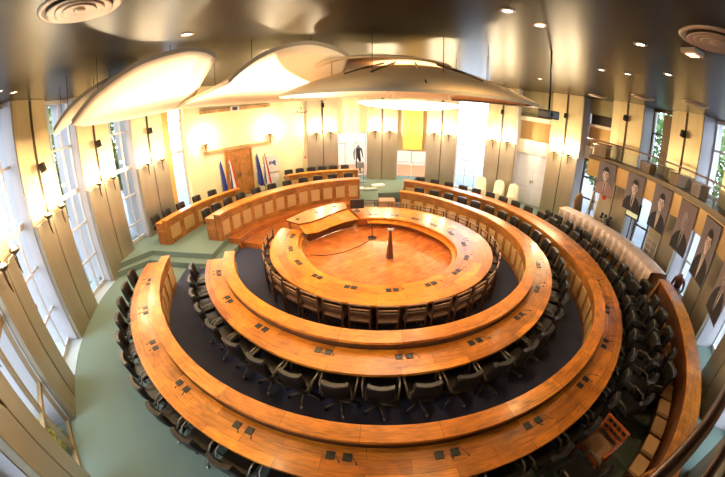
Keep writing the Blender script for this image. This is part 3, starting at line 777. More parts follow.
mics([-156 + 11.85 * k for k in range(20)], lambda a: R3I(a) + (R3O(a) - R3I(a)) * .52, .75, .20, 'outer ring desk', 'microphone pads on the outer ring desk')
mics([-153.5 + 16.5 * k for k in range(14)], lambda a: R2I(a) + (R2O(a) - R2I(a)) * .55, .75, .17, 'middle ring desk', 'microphone pads on the middle ring desk')
mics([-186 + 19.9 * k for k in range(15)], lambda a: R1I(a) + (R1O(a) - R1I(a)) * .28, .75, .15, 'innermost ring desk', 'microphone pads on the inner ring desk')
mics([164, 150, 136, 122, 108], lambda a: DI(a) + (DO(a) - DI(a)) * .7, 1.1, .2, 'long platform desk', 'microphone pads on the platform desk')
for i, (x, y) in enumerate(((-1.95, 9.0), (-1.45, 9.6), (-.92, 10.15))):
    mic.put((x, y, .98), R_(145), 'small black microphone on the raised clerk desk, %s from its open end' % nth(i + 1), 'microphones on the clerk desk')
# monitor
root = thing('desk_monitor', 'black computer monitor seen from behind at the clerk desk end', 'monitor', (-.18, 10.35, .75), R_(8))
mb = MB(); mb.box((0, 0, .26), (.46, .05, .32), None, None, .012); mb.build('screen', M_BLACK, root)
mb = MB(); mb.tube([(0, .03, .12), (0, .04, .01)], .02, 8); mb.box((0, .03, .008), (.2, .16, .014)); mb.build('foot', M_BLACK, root)

# ------------------------------------------------------------------ objects on the parquet
root = thing('tapered_pedestal', 'slender tapered dark wooden pedestal with small cross top on the parquet', 'pedestal', (.72, 7.64, .38), R_(20))
mb = MB()
b0, b1 = .075, .02
lo = [mb.bm.verts.new((x * b0, y * b0, 0)) for x, y in ((-1, -1), (1, -1), (1, 1), (-1, 1))]; hi = [mb.bm.verts.new((x * b1, y * b1, .80)) for x, y in ((-1, -1), (1, -1), (1, 1), (-1, 1))]
mb.bm.faces.new(lo); mb.bm.faces.new(hi)
for i in range(4): mb.bm.faces.new([lo[i], lo[(i + 1) % 4], hi[(i + 1) % 4], hi[i]])
mb.build('shaft', wood('pedestal_wood', (.30, .10, .03), (.24, .075, .02), .3, .5, 2), root)
mb = MB(); mb.box((0, 0, .815), (.28, .05, .03), Matrix.Rotation(.5, 3, 'Z'), None, .005); mb.box((0, 0, .816), (.05, .20, .03), Matrix.Rotation(.5, 3, 'Z'), None, .005); mb.build('cross_top', M_STEEL, root)
root = thing('microphone_stand', 'black microphone stand with curved neck and round foot near the far parquet edge', 'stand', (.29, 8.95, .38))
mb = MB(); mb.lathe([(.13, 0), (.13, .02), (.02, .035)], 18); mb.build('round_foot', M_BLACK, root)
mb = MB(); mb.tube([(0, 0, .03), (0, 0, .30), (-.03, -.02, .42), (-.10, -.06, .47)], .012, 8); mb.build('pole', M_BLACK, root)
mb = MB(); mb.tube([(-.10, -.06, .47), (-.15, -.08, .475)], .02, 8); mb.build('microphone_head', M_BLACK, root)
mb = MB(); mb.tube([(-1.43, 7.81, .39), (-1.0, 7.76, .39), (-.48, 8.0, .39), (-.07, 8.39, .39), (.15, 8.7, .39), (.27, 8.87, .39)], .009, 6)
tag(mb.build('floor_cable', M_BLACK), 'thin black cable curving over the parquet to the microphone stand', 'cable')

# ------------------------------------------------------------------ canopies
def shell(name, label, edge_near, edge_far, n=26, m=10, thick=.075, bulge=.0, power=0):
    """ruled shell from a near arched edge to a far edge"""
    mb = MB()
    def samp(E, t):
        L = [0]
        for p, q in zip(E, E[1:]): L.append(L[-1] + (Vector(q) - Vector(p)).length)
        s = t * L[-1]
        for i in range(len(E) - 1):
            if s <= L[i + 1] + 1e-9:
                u = (s - L[i]) / (L[i + 1] - L[i]); P = [Vector(E[max(i - 1, 0)]), Vector(E[i]), Vector(E[i + 1]), Vector(E[min(i + 2, len(E) - 1)])]
                return .5 * ((2 * P[1]) + (-P[0] + P[2]) * u + (2 * P[0] - 5 * P[1] + 4 * P[2] - P[3]) * u * u + (-P[0] + 3 * P[1] - 3 * P[2] + P[3]) * u ** 3)
        return Vector(E[-1])
    V = []
    for j in range(m + 1):
        v = j / m; row = []
        for i in range(n + 1):
            t = i / n; p = samp(edge_near, t) * (1 - v) + samp(edge_far, t) * v
            p.z += bulge * sin(pi * v) * sin(pi * t)
            row.append(p)
        V.append(row)
    lo = [[mb.bm.verts.new(p) for p in r] for r in V]; hi = [[mb.bm.verts.new(p + Vector((0, 0, thick))) for p in r] for r in V]
    for j in range(m):
        for i in range(n):
            f = mb.bm.faces.new([lo[j][i], lo[j][i + 1], lo[j + 1][i + 1], lo[j + 1][i]]); f.material_index = mb.mi(M_CANOPY); f.smooth = True
            f = mb.bm.faces.new([hi[j][i], hi[j + 1][i], hi[j + 1][i + 1], hi[j][i + 1]]); f.material_index = mb.mi(M_CANTOP); f.smooth = True
    def side(a, b):
        for i in range(len(a) - 1):
            f = mb.bm.faces.new([a[i], a[i + 1], b[i + 1], b[i]]); f.material_index = mb.mi(M_CANOUT)
    side(lo[0], hi[0]); side(lo[-1], hi[-1]); side([r[0] for r in lo], [r[0] for r in hi]); side([r[-1] for r in lo], [r[-1] for r in hi])
    root = thing(name, label, 'ceiling canopy', V[m // 2][n // 2])
    o = mb.build('shell', None, root); o.location = -Vector(V[m // 2][n // 2])
    base = Vector(V[m // 2][n // 2])
    for j, i in ((0, 6), (0, 18), (m // 2, 4), (m // 2, n - 4)):
        p = V[j][i] + Vector((0, 0, thick)); mb = MB(); mb.tube([p - base, Vector((p.x, p.y, CEIL)) - base], .006, 5); mb.build('hanging_wire', M_BLACK, root)
    return root
nearB = [(-2.13, 5.07, 4.78), (-1.95, 5.14, 4.95), (-1.64, 5.25, 5.17), (-1.25, 5.36, 5.32), (-.85, 5.43, 5.36), (-.53, 5.47, 5.28), (-.34, 5.48, 5.19), (-.22, 5.49, 5.11)]
farB = [(-5.3, 8.4, 4.60), (-4.6, 8.9, 4.55), (-3.9, 9.35, 4.50), (-3.2, 9.75, 4.48), (-2.5, 10.1, 4.46), (-1.9, 10.35, 4.46), (-1.3, 10.55, 4.46), (-.8, 10.7, 4.46)]
shell('canopy_vault', 'white vaulted ceiling canopy glowing brightly beside the round canopy', nearB, farB)
nearC = [(-3.98, 3.35, 4.56), (-3.83, 3.52, 4.76), (-3.66, 3.70, 4.94), (-3.19, 4.11, 5.23), (-2.68, 4.46, 5.34), (-2.46, 4.57, 5.33), (-2.30, 4.66, 5.28), (-2.18, 4.72, 5.18)]
farC = [(-7.0, 6.3, 4.62), (-6.75, 6.7, 4.58), (-6.5, 7.1, 4.56), (-6.2, 7.5, 4.54), (-5.9, 7.95, 4.55), (-5.6, 8.3, 4.56), (-5.35, 8.6, 4.58), (-5.1, 8.9, 4.60)]
shell('canopy_vault', 'white vaulted ceiling canopy closest to the tall windows', nearC, farC)
nearD = [(-5.2, 3.9, 4.57), (-5.05, 4.1, 4.82), (-4.85, 4.34, 5.03), (-4.55, 4.68, 5.22), (-4.3, 5.0, 5.32), (-4.1, 5.25, 5.36)]
farD = [(-6.9, 5.2, 4.55), (-6.85, 5.5, 4.68), (-6.75, 5.8, 4.8), (-6.6, 6.1, 4.9), (-6.4, 6.4, 5.0), (-6.2, 6.7, 5.05)]
shell('canopy_strip', 'narrow pale canopy edge showing behind the vault closest to the windows', nearD, farD)
# bare spots with no fixture, added to brighten the vault undersides
lamp('added_vault_spot', 'SPOT', (-1.7, 7.0, 3.0), P_CANOPY, WARM2, .08, (-1.3, 6.9, 5.3), 130, .6)
lamp('added_vault_spot', 'SPOT', (-3.9, 6.1, 3.2), P_CANOPY * .55, WARM2, .08, (-3.6, 5.9, 5.3), 125, .7)

# round canopy
D0 = Vector((.95, 6.6, 0))
root = thing('round_canopy', 'large round tan ceiling canopy with shallow cone top and dark ribs', 'ceiling canopy', D0)
mb = MB()
prof_lo = [(.75, 5.02), (1.4, 4.88), (2.0, 4.70), (2.55, 4.50)]
n = 72; g0 = []
for r, z in prof_lo: g0.append([(r * cos(2 * pi * k / n), r * sin(2 * pi * k / n), z) for k in range(n)])
lo = [[mb.bm.verts.new(p) for p in g] for g in g0]; hi = [[mb.bm.verts.new((p[0], p[1], p[2] + .05)) for p in g] for g in g0]
for i in range(3):
    for k in range(n):
        k2 = (k + 1) % n
        f = mb.bm.faces.new([lo[i][k], lo[i][k2], lo[i + 1][k2], lo[i + 1][k]]); f.material_index = mb.mi(M_CANOPY); f.smooth = True
        f = mb.bm.faces.new([hi[i][k], hi[i + 1][k], hi[i + 1][k2], hi[i][k2]]); f.material_index = mb.mi(M_CANTOP); f.smooth = True
for k in range(n):
    k2 = (k + 1) % n
    f = mb.bm.faces.new([lo[3][k], lo[3][k2], hi[3][k2], hi[3][k]]); f.material_index = mb.mi(M_CANOUT)
    f = mb.bm.faces.new([lo[0][k], lo[0][k2], hi[0][k2], hi[0][k]]); f.material_index = mb.mi(M_CANOUT)
mb.build('cone_shell', None, root)
mb = MB(); mb.lathe([(.0, 5.22), (.9, 5.20), (1.30, 5.12), (1.32, 5.09), (.9, 5.14), (0, 5.16)], 48, (-.55, -.1, 0)); mb.build('cap_disc', M_CANTOP, root)
for k, (a, r1, z1) in enumerate(((-93, 2.3, 4.63), (-62, 1.9, 4.78), (-118, 1.75, 4.83), (-135, 1.75, 4.83), (-25, 1.9, 4.78), (180, 1.5, 4.9), (60, 1.5, 4.9), (120, 1.5, 4.9))):
    mb = MB(); mb.tube([(.8 * cos(R_(a)), .8 * sin(R_(a)), 5.10), (r1 * cos(R_(a)), r1 * sin(R_(a)), z1)], .02, 6); mb.build('rib', M_BLACK, root)
mb = MB(); mb.tube([(2.45 * cos(R_(a)), 2.45 * sin(R_(a)), 4.52) for a in range(-50, 60, 5)], .025, 6); mb.build('rim_truss', M_BRONZE, root)
for a in range(0, 360, 40):
    mb = MB(); mb.tube([(1.6 * cos(R_(a)), 1.6 * sin(R_(a)), 4.75), (1.6 * cos(R_(a)), 1.6 * sin(R_(a)), CEIL)], .006, 5); mb.build('hanging_wire', M_BLACK, root)
mb = MB(); mb.lathe([(0, 4.22), (.5, 4.24), (.85, 4.29), (1.05, 4.36), (1.05, 4.38), (.85, 4.40), (0, 4.42)], 40); mb.build('light_bowl', plain('bowl_glow', (1, .95, .85), .6, emit=(1.0, .84, .58), es=4.5), root)
for a in (0, 120, 240):
    mb = MB(); mb.tube([(.8 * cos(R_(a)), .8 * sin(R_(a)), 4.38), (.8 * cos(R_(a)), .8 * sin(R_(a)), 5.08)], .012, 6); mb.build('bowl_hanger', M_BRONZE, root)
lamp('added_round_canopy_spot', 'SPOT', (D0.x - 1.7, D0.y, 3.4), P_CANOPY * .3, WARM2, .08, (D0.x - 1.0, D0.y, 5.3), 115, .6)  # spot without a fixture, added to brighten the round underside

for x, y, tx, ty in ((1.9, 2.6, 1.6, 5.4), (-1.1, 3.2, -.2, 5.6), (3.35, 4.3, 2.2, 5.9)):
    lamp('added_ceiling_spot', 'SPOT', (x, y, CEIL - .08), 70, WARM2, .06, (tx, ty, 4.7), 75, .8)  # extra spots added to light up the cone top of the round canopy
# projector on its pole
root = thing('ceiling_projector', 'dark projector hanging from the ceiling on a black pole', 'projector', (2.95, 4.72, CEIL))
mb = MB(); mb.tube([(0, 0, 0), (0, 0, -1.02)], .018, 8); mb.build('pole', M_BLACK, root)
mb = MB(); mb.box((0, 0, -1.10), (.32, .24, .14), Matrix.Rotation(.4, 3, 'Z'), None, .02); mb.build('projector_body', M_BLACK, root)
mb = MB(); mb.tube([(-.02, -.09, -1.10), (-.05, -.15, -1.10)], .04, 12); mb.build('lens', M_BLACK, root)

# ceiling air diffusers and downlights
def make_vent():
    t = thing('air_diffuser', 'x', 'ceiling vent')
    mb = MB()
    for r in (.10, .17, .24): mb.lathe([(r + .005, -.03), (r + .05, -.045), (r + .055, -.035), (r + .012, -.015)], 28)
    mb.lathe([(0, -.045), (.05, -.045), (.06, -.02), (0, -.02)], 20); mb.build('louvre', M_VENT, t)
    mb = MB(); mb.lathe([(.30, 0), (.33, -.02), (.36, -.02), (.38, 0)], 32); mb.build('outer_ring', M_VENT, t)
    mb = MB(); mb.lathe([(0, -.004), (.3, -.004), (.3, -.001), (0, -.001)], 24); mb.build('backing', plain('vent_dark', (.05, .035, .03), .8), t)
    return t
vent = Proto(make_vent())
vent.put((-2.20, 1.96, CEIL - .05), 0, 'large round white air diffuser in the ceiling above the window side', 'air diffusers')
vent.put((3.06, 1.78, CEIL - .05), 0, 'large round pale air diffuser above the balcony, larger of the two there', 'air diffusers')
for p, lab in (((598, 96), 'flat oval looking air diffuser above the projector side column'), ((696, 104), 'air diffuser above the fourth portrait'), ((721, 85), 'air diffuser cut by the frame edge above the balcony'), ((643, 97), 'faint air diffuser above the second portrait')):
    th = math.hypot(p[0] - 362.5, 238.5 - p[1]) / FPX; q = math.hypot(p[0] - 362.5, 238.5 - p[1]); dx = sin(th) * (p[0] - 362.5) / q; dy = sin(th) * (238.5 - p[1]) / q; dz = cos(th)
    ry = dz * cos(R_(PITCH)) + dy * sin(R_(PITCH)); rz = -dz * sin(R_(PITCH)) + dy * cos(R_(PITCH)); t_ = (CEIL - CAMZ) / rz
    vent.put((round(dx * t_, 2), round(ry * t_, 2), CEIL ), 0, lab, 'air diffusers')
root = thing('square_downlight', 'square orange lit ceiling fitting between the large diffuser and the balcony', 'ceiling light', (3.38, 2.28, CEIL - .05))
mb = MB(); mb.box((0, 0, -.03), (.22, .22, .06), None, None, .01); mb.build('housing', M_VENT, root)
mb = MB(); mb.box((0, 0, -.064), (.12, .12, .008)); mb.build('lamp_disc', plain('orange_glow', (1, .5, .2), .5, emit=(1, .45, .2), es=4), root)
def make_down():
    t = thing('downlight', 'x', 'ceiling light')
    mb = MB(); mb.lathe([(.055, 0), (.06, -.012), (.085, -.012), (.09, 0)], 18); mb.build('trim_ring', M_VENT, t)
    mb = MB(); mb.lathe([(0, -.006), (.055, -.006), (.055, -.002), (0, -.002)], 14); mb.build('lamp_disc', M_DGLOW, t)
    return t
down = Proto(make_down())
dl = [(-2.35, 3.75, CEIL, 'over the window side canopy'), (-5.6, 3.0, CEIL, 'close to the window side wall'), (-5.9, 3.5, CEIL, 'closest to the window side columns'), (3.12, 2.9, CEIL - .05, 'between the two diffusers above the balcony'),
      (2.01, 3.47, CEIL - .05, 'above the camera side of the rings'), (4.6, 3.61, CEIL - .05, 'small one above the balcony'), (4.9, 4.9, CEIL, 'on the far side of the ceiling seam'), (3.35, 4.3, CEIL, 'next to the projector pole')]
for x, y, z, lab in dl: down.put((x, y, z), 0, 'small round recessed ceiling downlight ' + lab, 'ceiling downlights')
for i, (x, y) in enumerate(FARL): down.put((x, y, CEIL), 0, 'added recessed ceiling spotlight beyond the canopies, %s from the flag wall side' % nth(i + 1), 'ceiling downlights')
for i, p in enumerate(DOWN):
    down.put((p.x, p.y, CEIL - (.05 if p.y < 4.9 and p.x > -3 and (p.x - .7) ** 2 + (p.y + 2.2) ** 2 < 53 else 0)), 0, 'added recessed ceiling spotlight of the circle over the rings, %s counter-clockwise from the projector' % nth(i + 1), 'ceiling downlights')

# ------------------------------------------------------------------ flag wall things
def wallp(a, z, r=8.86): return pc(a, r, z)
def beam(a0, a1, z, h, d, name, label):
    mb = MB(); mb.sweep([(8.9 - d, z - h / 2), (8.9 - d, z + h / 2), (8.9, z + h / 2), (8.9, z - h / 2)], a0, a1, C, 3)
    return tag(mb.build(name, wood('oak_beam', (.55, .32, .12), (.45, .25, .09), .5, 1.5, .5)), label, 'beam')
beam(149.5, 127, 2.66, .10, .09, 'wall_beam', 'lower thin wooden beam over the double door between two lamps')
beam(149.5, 127, 4.40, .16, .10, 'wall_beam', 'upper thick wooden beam high on the flag wall')
place_sconce(149, 0, 3.05, 'glowing lamp at the window end of the thin beam over the door', 'lamps on the flag wall', r=8.72, power=P_SCONCE * 1.6)
place_sconce(127.5, 0, 3.05, 'glowing lamp at the far end of the thin beam over the door', 'lamps on the flag wall', r=8.72, power=P_SCONCE * 1.6)
root = thing('wall_sign', 'small white sign with dark squares on the upper beam', 'sign', pc(138.5, 8.76, 4.40), R_(138.5))
mb = MB(); mb.box((0, 0, 0), (.03, .42, .24), None, M_WHITE, .004); mb.box((-.018, 0, 0), (.006, .25, .15), None, plain('sign_dark', (.10, .05, .05), .6)); mb.build('sign_plate', None, root)
# flags
BLUE = plain('flag_blue', (.03, .05, .30), .7); WHT = plain('flag_white', (.80, .78, .76), .7); RED = plain('flag_red', (.62, .03, .03), .7); YEL = plain('flag_yellow', (.8, .6, .05), .7)
def flag(loc, kind, label):
    root = thing('flag', label, 'flag', loc, 0, 'flags beside the double door')
    mb = MB(); mb.tube([(0, 0, 0), (0, 0, 1.75)], .014, 8); mb.lathe([(.02, 1.75), (.01, 1.8), (0, 1.87)], 8); mb.build('flagpole', M_CHROME, root)
    mb = MB(); mb.lathe([(.15, 0), (.15, .025), (.03, .05)], 16); mb.build('flag_base', M_BLACK, root)
    mb = MB(); rows = 14; nseg = 18; cols = [BLUE] * 6 + [WHT] * 6 + [RED] * 6 if kind == 'tri' else [BLUE] * 18
    prev = None
    for j in range(rows + 1):
        v = j / rows; z = 1.70 - 1.25 * v; row = []
        wd = .05 + .30 * v ** .8
        for i in range(nseg + 1):
            u = i / nseg; row.append(mb.bm.verts.new((.02 + wd * u, .045 * sin(u * 9 + v) * (.4 + v), z - .12 * u * v + .25 * u * (1 - v))))
        if prev:
            for i in range(nseg):
                f = mb.bm.faces.new([prev[i], prev[i + 1], row[i + 1], row[i]]); f.smooth = True; f.material_index = mb.mi(cols[i])
        prev = row
    o = mb.build('flag_cloth', None, root); m_ = o.modifiers.new('t', 'SOLIDIFY'); m_.thickness = .008
flag(pc(146.2, 8.5, .35), 'star', 'plain blue flag hanging furled at the window side of the wooden door')
flag(pc(143.4, 8.35, .35), 'tri', 'blue, white and red flag at the window side of the wooden door')
flag(pc(133.6, 8.5, .35), 'star', 'plain blue flag hanging furled between the wooden door and white board')
flag(pc(131.5, 8.35, .35), 'tri', 'blue, white and red flag between the wooden door and white board')
# board with logo
root = thing('logo_board', 'tall white board with small blue emblem standing right of the flags', 'board', pc(128.0, 8.55, .35), R_(128 - 90))
mb = MB(); mb.box((0, 0, .42), (.62, .03, .80), None, M_WHITE, .004); mb.build('lower_sheet', None, root)
mb = MB(); mb.box((0, 0, 1.30), (.66, .03, .80), None, M_WHITE, .004)
def lp(poly, m, d=.018): mb.face([(x, -d, z) for x, z in poly], None, m)
LB = plain('logo_blue', (.05, .12, .38), .6)
lp([(-.02, 1.30), (.05, 1.42), (.15, 1.46), (.20, 1.40), (.18, 1.28), (.22, 1.18), (.12, 1.20), (.08, 1.27)], LB); lp([(-.14, 1.26), (-.07, 1.26), (-.07, 1.44), (-.14, 1.40)], LB)
lp([(-.06, 1.28), (-.03, 1.28), (.0, 1.42), (-.04, 1.44)], LB, .019); lp([(-.08, 1.12), (-.02, 1.12), (-.02, 1.16), (-.08, 1.16)], YEL)
mb.build('upper_sheet', None, root, fix=False)
mb = MB(); mb.box((0, 0, .86), (.70, .045, .04)); mb.build('cross_rail', M_STEEL, root)
# mobile sculpture on a pole
root = thing('wire_sculpture', 'tall thin pole with wire arms and red and white streamer near the flag wall', 'sculpture', pc(117.5, 8.5, .35))
mb = MB(); mb.tube([(0, 0, 0), (0, 0, 3.85)], .012, 6); mb.build('pole', M_CREAM, root)
mb = MB(); mb.lathe([(.16, 0), (.16, .02), (.02, .04)], 16); mb.build('pole_base', M_BRONZE, root)
mb = MB(); mb.tube([(-.35, 0, 3.55), (-.12, .02, 3.62), (.1, 0, 3.58), (.28, -.02, 3.62)], .015, 6); mb.tube([(-.18, 0, 3.88), (0, 0, 3.85), (.06, 0, 3.78)], .01, 6)
for x, z in ((-.33, 3.55), (-.15, 3.66), (.05, 3.6), (.27, 3.64), (.04, 3.82)): mb.lathe([(0, -.04), (.045, 0), (0, .04)], 8, (x, 0, z))
mb.build('wire_arms', M_BRONZE, root)
mb = MB(); mb.tube([(.03, -.03, 2.9), (.05, -.04, 2.3), (.08, -.05, 1.75), (.14, -.06, 1.45)], [.02, .02, .02, .02], 6, WHT); mb.lathe([(0, -.08), (.05, 0), (0, .08)], 8, (.15, -.06, 1.42), RED); mb.lathe([(0, -.06), (.03, 0), (0, .06)], 8, (.03, -.04, 2.35), RED)
mb.build('streamer', None, root)
# monitor stand and furniture beside the far column
mb = MB(); mb.box((0, 0, .55), (.4, .3, .04)); mb.box((0, 0, .02), (.4, .3, .04)); mb.tube([(-.15, 0, 0), (-.15, 0, 1.25)], .02, 8); mb.tube([(.15, 0, 0), (.15, 0, 1.1)], .02, 8); mb.box((0, 0, .9), (.35, .2, .3), None, None, .02)
tag(mb.build('equipment_trolley', M_STEEL, None, (-.1, 16.0, .35)), 'grey metal equipment trolley leaning by the column at the far doorway', 'trolley')
for i, (x, y, zz) in enumerate(((-.25, 14.6, 0), (.35, 14.5, 0), (.75, 15.2, 0))):
    mb = MB(); mb.box((0, 0, .045), (.62, .34, .09), None, None, .01); tag(mb.build('flat_case', M_WHITE if i != 1 else plain('grey_case', (.35, .40, .38), .6), None, (x, y, .35), .2 * i), ('pale flat case on the green platform nearest the far doorway', 'grey flat case on the platform in front of the pale ones', 'pale flat case on the platform nearest the gold panel')[i], 'case', 'flat cases on the platform')
# ivory draped chairs
for i, (a, r) in enumerate(((54, 7.9), (47.5, 8.0), (42, 7.9))):
    mb = MB(); mb.lathe([(.34, 0), (.30, .3), (.27, .62), (.25, .9), (.20, 1.08), (.0, 1.16)], 16)
    for v in mb.bm.verts:
        if v.co.x < -.02 and v.co.z > .6: v.co.z = .55 + (v.co.z - .6) * .12
    tag(mb.build('draped_chair', M_DRAPE, None, pc(a, r, 0), R_(a)), ('ivory cloth covered chair in front of the tall bright window', 'ivory cloth covered chair between the tall window and grey doors', 'ivory cloth covered chair before the grey double doors')[i], 'chair', 'ivory covered chairs')

# ------------------------------------------------------------------ far right things
root = thing('wall_screen', 'flat black screen on a post showing a green picture, left of the wire rack', 'screen', pc(1.2, 8.45, 0), R_(1.2))
mb = MB(); mb.box((0, 0, 1.80), (.06, .72, .62), None, M_BLACK, .01); mb.build('screen_case', None, root)
mb = MB(); mb.box((-.034, 0, 1.80), (.006, .60, .50)); 
sm, n_, l_, b_ = nm('screen_picture'); vt = n_.new('ShaderNodeTexVoronoi'); vt.inputs['Scale'].default_value = 9; cr = n_.new('ShaderNodeValToRGB'); tc = n_.new('ShaderNodeTexCoord')
l_.new(tc.outputs['Object'], vt.inputs['Vector']); l_.new(vt.outputs['Distance'], cr.inputs['Fac']); cr.color_ramp.elements[0].color = (.35, .5, .12, 1); cr.color_ramp.elements[1].color = (.02, .05, .02, 1); l_.new(cr.outputs['Color'], b_.inputs['Emission Color']); b_.inputs['Emission Strength'].default_value = .7
mb.build('screen_picture', sm, root)
mb = MB(); mb.tube([(.03, 0, 0), (.03, 0, 1.6)], .03, 8); mb.box((.03, 0, .015), (.4, .5, .03)); mb.build('screen_post', M_BLACK, root)
root = thing('black_urn', 'black two handled urn with dark bulbs on a low stand behind the dust sheet', 'urn', pc(8.2, 8.25, 0), R_(8))
mb = MB(); mb.lathe([(.14, 0), (.14, .5), (.1, .52)], 16); mb.build('stand', M_BRONZE, root)
mb = MB(); mb.lathe([(.07, .52), (.17, .66), (.20, .82), (.14, .98), (.10, 1.04), (.12, 1.08)], 18); mb.build('urn_body', M_BLACK, root)
for s in (-1, 1):
    mb = MB(); mb.tube([(0, s * .15, .72), (0, s * .29, .84), (0, s * .26, 1.05), (0, s * .11, 1.04)], .02, 8); mb.build('handle', M_BLACK, root)
for x, y, z in ((0, .3, 1.15), (.05, -.12, 1.14), (-.05, .08, 1.16), (.02, .36, 1.02)):
    mb = MB(); mb.lathe([(0, -.07), (.06, -.03), (.07, .02), (0, .08)], 10, (x, y, z)); mb.build('bulb', M_BLACK, root)
root = thing('wire_rack', 'pale wire grid rack standing below the third portrait', 'rack', pc(-8.5, 8.35, 0), R_(-8.5))
mb = MB()
for y in (-.3, 0, .3): mb.tube([(0, y, 0), (0, y, 1.3)], .014, 6)
for k in range(7): mb.tube([(0, -.3, .1 + .2 * k), (0, .3, .1 + .2 * k)], .011, 6)
mb.build('grid', M_WFRAME, root)
for y in (-.3, .3):
    mb = MB(); mb.box((.0, y, .015), (.4, .04, .03)); mb.build('foot', M_WFRAME, root)
root = thing('easel', 'pale easel frame leaning beside the first window under the balcony', 'easel', pc(16.5, 8.7, 0), R_(16.5))
mb = MB(); mb.tube([(0, -.28, 0), (.1, -.12, 1.75)], .03, 6); mb.tube([(0, .28, 0), (.1, .12, 1.75)], .03, 6); mb.tube([(.5, 0, 0), (.1, 0, 1.7)], .025, 6); mb.box((.03, 0, .7), (.05, .62, .05)); mb.build('easel_frame', M_CREAM, root)
root = thing('no_smoking_sign', 'white rod with round red sign across the column behind the first portrait', 'sign', pc(14.0, 8.4, 1.9), R_(12))
mb = MB(); mb.tube([(.1, .35, .10), (0, 0, .0), (-.02, -.3, -.12)], .014, 6); mb.build('rod', M_STEEL, root)
mb = MB(); mb.lathe([(.07, -.01), (.1, -.01), (.1, .01), (.07, .01), (.07, -.01)], 18, (-.03, -.36, -.14), None, Matrix.Rotation(pi / 2, 3, 'Y')); mb.build('red_ring', RED, root)
# exit sticker on left glazing
mb = MB(); mb.lathe([(0, -.006), (.085, -.006), (.085, .006), (0, .006)], 20, (0, 0, 0), None, Matrix.Rotation(pi / 2, 3, 'Y'))
tag(mb.build('red_sticker', RED, None, pc(-149.6, 9.27, 1.25), R_(-149.6)), 'round red sticker on the glass of the bright window nearest the ring desk end', 'sticker')

# ------------------------------------------------------------------ people
def figure(name, joints, edges, radii, label, loc, rot, skin, extra):
    root = thing(name, label, 'person', loc, rot)
    me = bpy.data.meshes.new('body'); me.from_pydata(joints, edges, [])
    o = bpy.data.objects.new('body', me); COL.objects.link(o); o.parent = root
    sk_ = o.modifiers.new('skin', 'SKIN'); me.skin_vertices[0].data[0].use_root = True
    for i, r in enumerate(radii): me.skin_vertices[0].data[i].radius = (r, r * .92) if not isinstance(r, tuple) else r
    ss = o.modifiers.new('sub', 'SUBSURF'); ss.levels = 1; ss.render_levels = 2
    me.materials.append(skin)
    bpy.context.view_layer.update(); dg = bpy.context.evaluated_depsgraph_get()
    m2 = bpy.data.meshes.new_from_object(o.evaluated_get(dg)); o.modifiers.clear(); o.data = m2
    m2.materials.clear()
    for m in extra[0]: m2.materials.append(m)
    for p in m2.polygons: p.material_index = extra[1](p.center); p.use_smooth = True
    return root
shirt_br = plain('brown_red_shirt', (.16, .055, .035), .8); jeans = plain('blue_grey_trousers', (.22, .26, .32), .8); skin_d = plain('dark_skin', (.20, .10, .06), .6); hair_d = plain('dark_hair', (.02, .015, .012), .7)
# crouching man, facing -y local, bent forward
J = [(0, 0, .34), (0, -.12, .50), (0, -.24, .68), (0, -.33, .80), (0, -.40, .88), (0, -.45, .97),
     (.10, .0, .32), (.14, -.36, .42), (.13, -.18, .06), (.13, -.32, .03), (-.10, .0, .32), (-.14, -.36, .38), (-.13, -.14, .06), (-.13, -.28, .03),
     (.17, -.30, .74), (.22, -.44, .55), (.14, -.62, .42), (.12, -.70, .38), (-.17, -.30, .74), (-.22, -.46, .54), (-.12, -.64, .40), (-.10, -.72, .36)]
Ed = [(0, 1), (1, 2), (2, 3), (3, 4), (4, 5), (0, 6), (6, 7), (7, 8), (8, 9), (0, 10), (10, 11), (11, 12), (12, 13), (3, 14), (14, 15), (15, 16), (16, 17), (3, 18), (18, 19), (19, 20), (20, 21)]
Rr = [.14, .14, .16, .11, .055, .085, .10, .075, .045, .04, .10, .075, .045, .04, .065, .045, .032, .028, .065, .045, .032, .028]
def fm(c):
    if c.z > .86 and c.y < -.33: return 3 if c.z > 1.0 or c.y > -.42 else 2
    if c.y < -.58 and c.z > .3: return 2
    if c.z < .45 and not (c.y > .02 and c.z > .38): return 1
    return 0
pr = figure('person', J, Ed, Rr, 'person in brown red shirt and pale trousers crouching on the floor by a window', pc(-17.6, 8.95, 0), R_(-60), skin_d, ([shirt_br, jeans, skin_d, hair_d], fm))
for s in (-1, 1):
    for k in range(4):
        mb = MB(); x = s * .11 + (k - 1.5) * .016; mb.tube([(x, -.72, .37), (x * 1.02, -.765, .355 - .004 * k), (x, -.79, .33)], [.009, .008, .006], 6); mb.build('finger', skin_d, pr)
mb = MB(); mb.box((0, 0, .12), (.34, .26, .24), None, None, .02); tag(mb.build('tool_box', plain('blue_white_box', (.45, .52, .6), .6), None, pc(-20.5, 8.75, 0), .4), 'pale blue box on the floor beside the crouching person', 'box')
